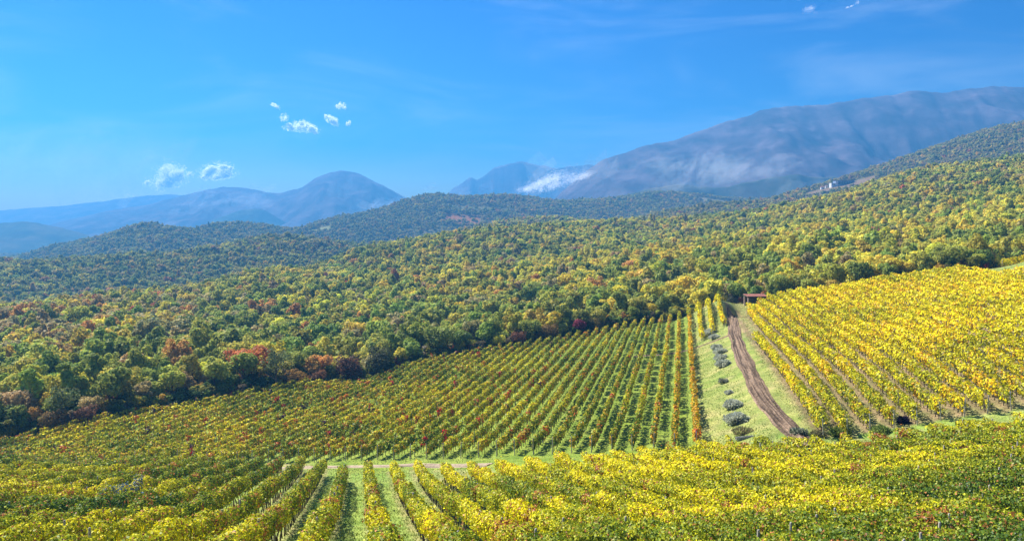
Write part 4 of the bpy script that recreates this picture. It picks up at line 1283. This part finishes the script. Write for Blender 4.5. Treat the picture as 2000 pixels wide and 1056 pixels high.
cloud(1083, 358, 3050, 170, 74, "white mist cloud rising in the valley before the right mountain", 33, 15000, 26, tilt=0.26, name="mist_cloud", wisp=0.6, mat=M_MISTCLOUD)

def veil(px, py, Y, wpx, hpx, label, seed, n, opac, flake, name, tilt=0.0):
    """a sheer drift of vapour: large faint flakes thinning out to its rim"""
    rs = np.random.default_rng(seed)
    m, nt_, out = new_mat("sheer_vapour")
    d = nt_.nodes.new("ShaderNodeBsdfDiffuse"); d.inputs["Color"].default_value = (0.95,0.96,0.98,1)
    t = nt_.nodes.new("ShaderNodeBsdfTranslucent"); t.inputs["Color"].default_value = (0.95,0.96,0.98,1)
    tr = nt_.nodes.new("ShaderNodeBsdfTransparent")
    m1 = nt_.nodes.new("ShaderNodeMixShader"); m1.inputs[0].default_value = 0.5
    m2 = nt_.nodes.new("ShaderNodeMixShader"); m2.inputs[0].default_value = opac
    nt_.links.new(d.outputs[0], m1.inputs[1]); nt_.links.new(t.outputs[0], m1.inputs[2])
    nt_.links.new(tr.outputs[0], m2.inputs[1]); nt_.links.new(m1.outputs[0], m2.inputs[2])
    nt_.links.new(m2.outputs[0], out.inputs["Surface"])
    P = rs.normal(size=(n,3))*np.array([0.42,0.4,0.42])
    k = (fbm(P[:,0]*2.5+seed, P[:,2]*1.8+9, 4) > 0.42+0.12*rs.random(n)) & (np.abs(P) < 1.0).all(1)
    P = P[k]; n = len(P)
    sx, sz = wpx/F*Y*0.5, hpx/F*Y*0.5
    ct, st = math.cos(tilt), math.sin(tilt)
    P = np.c_[P[:,0]*sx*ct - P[:,2]*sz*st, P[:,1]*sx*0.25, P[:,0]*sx*st + P[:,2]*sz*ct]
    L = np.full(n, flake/F*Y)*(0.5+rs.random(n))
    V, Q = kite_leaves(P, rs.normal(size=(n,3))*0.35 + np.array(sdir)*0.8 + np.array([0,-0.8,0]), L, rs, 1.0, 0.02)
    o = link(name, np_mesh("vapour", V, Q, m), None, ((px-1000)/F*Y, Y, zpix(py, Y)))
    tag(o, label, "mist" if "mist" in name else "cloud", None, "stuff")
    return o
veil(150, 345, 6600, 900, 190, "sheer pale veil of cloud in the low sky above the left mountains", 71, 900, 0.036, 75, "thin_cloud")
veil(1480, 340, 2080, 900, 80, "thin pale mist lying along the foot of the right mountain", 72, 560, 0.05, 48, "valley_mist")
veil(640, 402, 3650, 760, 70, "thin pale mist in the valley below the rounded peak", 73, 560, 0.075, 40, "valley_mist")

def haze():
    m, n, out = new_mat("haze_air")
    v = n.nodes.new("ShaderNodeVolumePrincipled")
    v.inputs["Color"].default_value = (0.11,0.47,1.0,1)
    v.inputs["Density"].default_value = HAZE
    v.inputs["Anisotropy"].default_value = 0.25
    n.links.new(v.outputs[0], out.inputs["Volume"])
    me = MB().box(-9000, 9000, -300, 5700, -165, 560).mesh("haze", m)
    o = link("haze", me)
    tag(o, "pale blue haze filling the air over the valley", "haze", kind="stuff")
HAZE = 2.8e-4
haze()

#print("TRIS", sum(len(o.data.loops)-2*len(o.data.polygons) for o in scene.objects if o.type == 'MESH'))
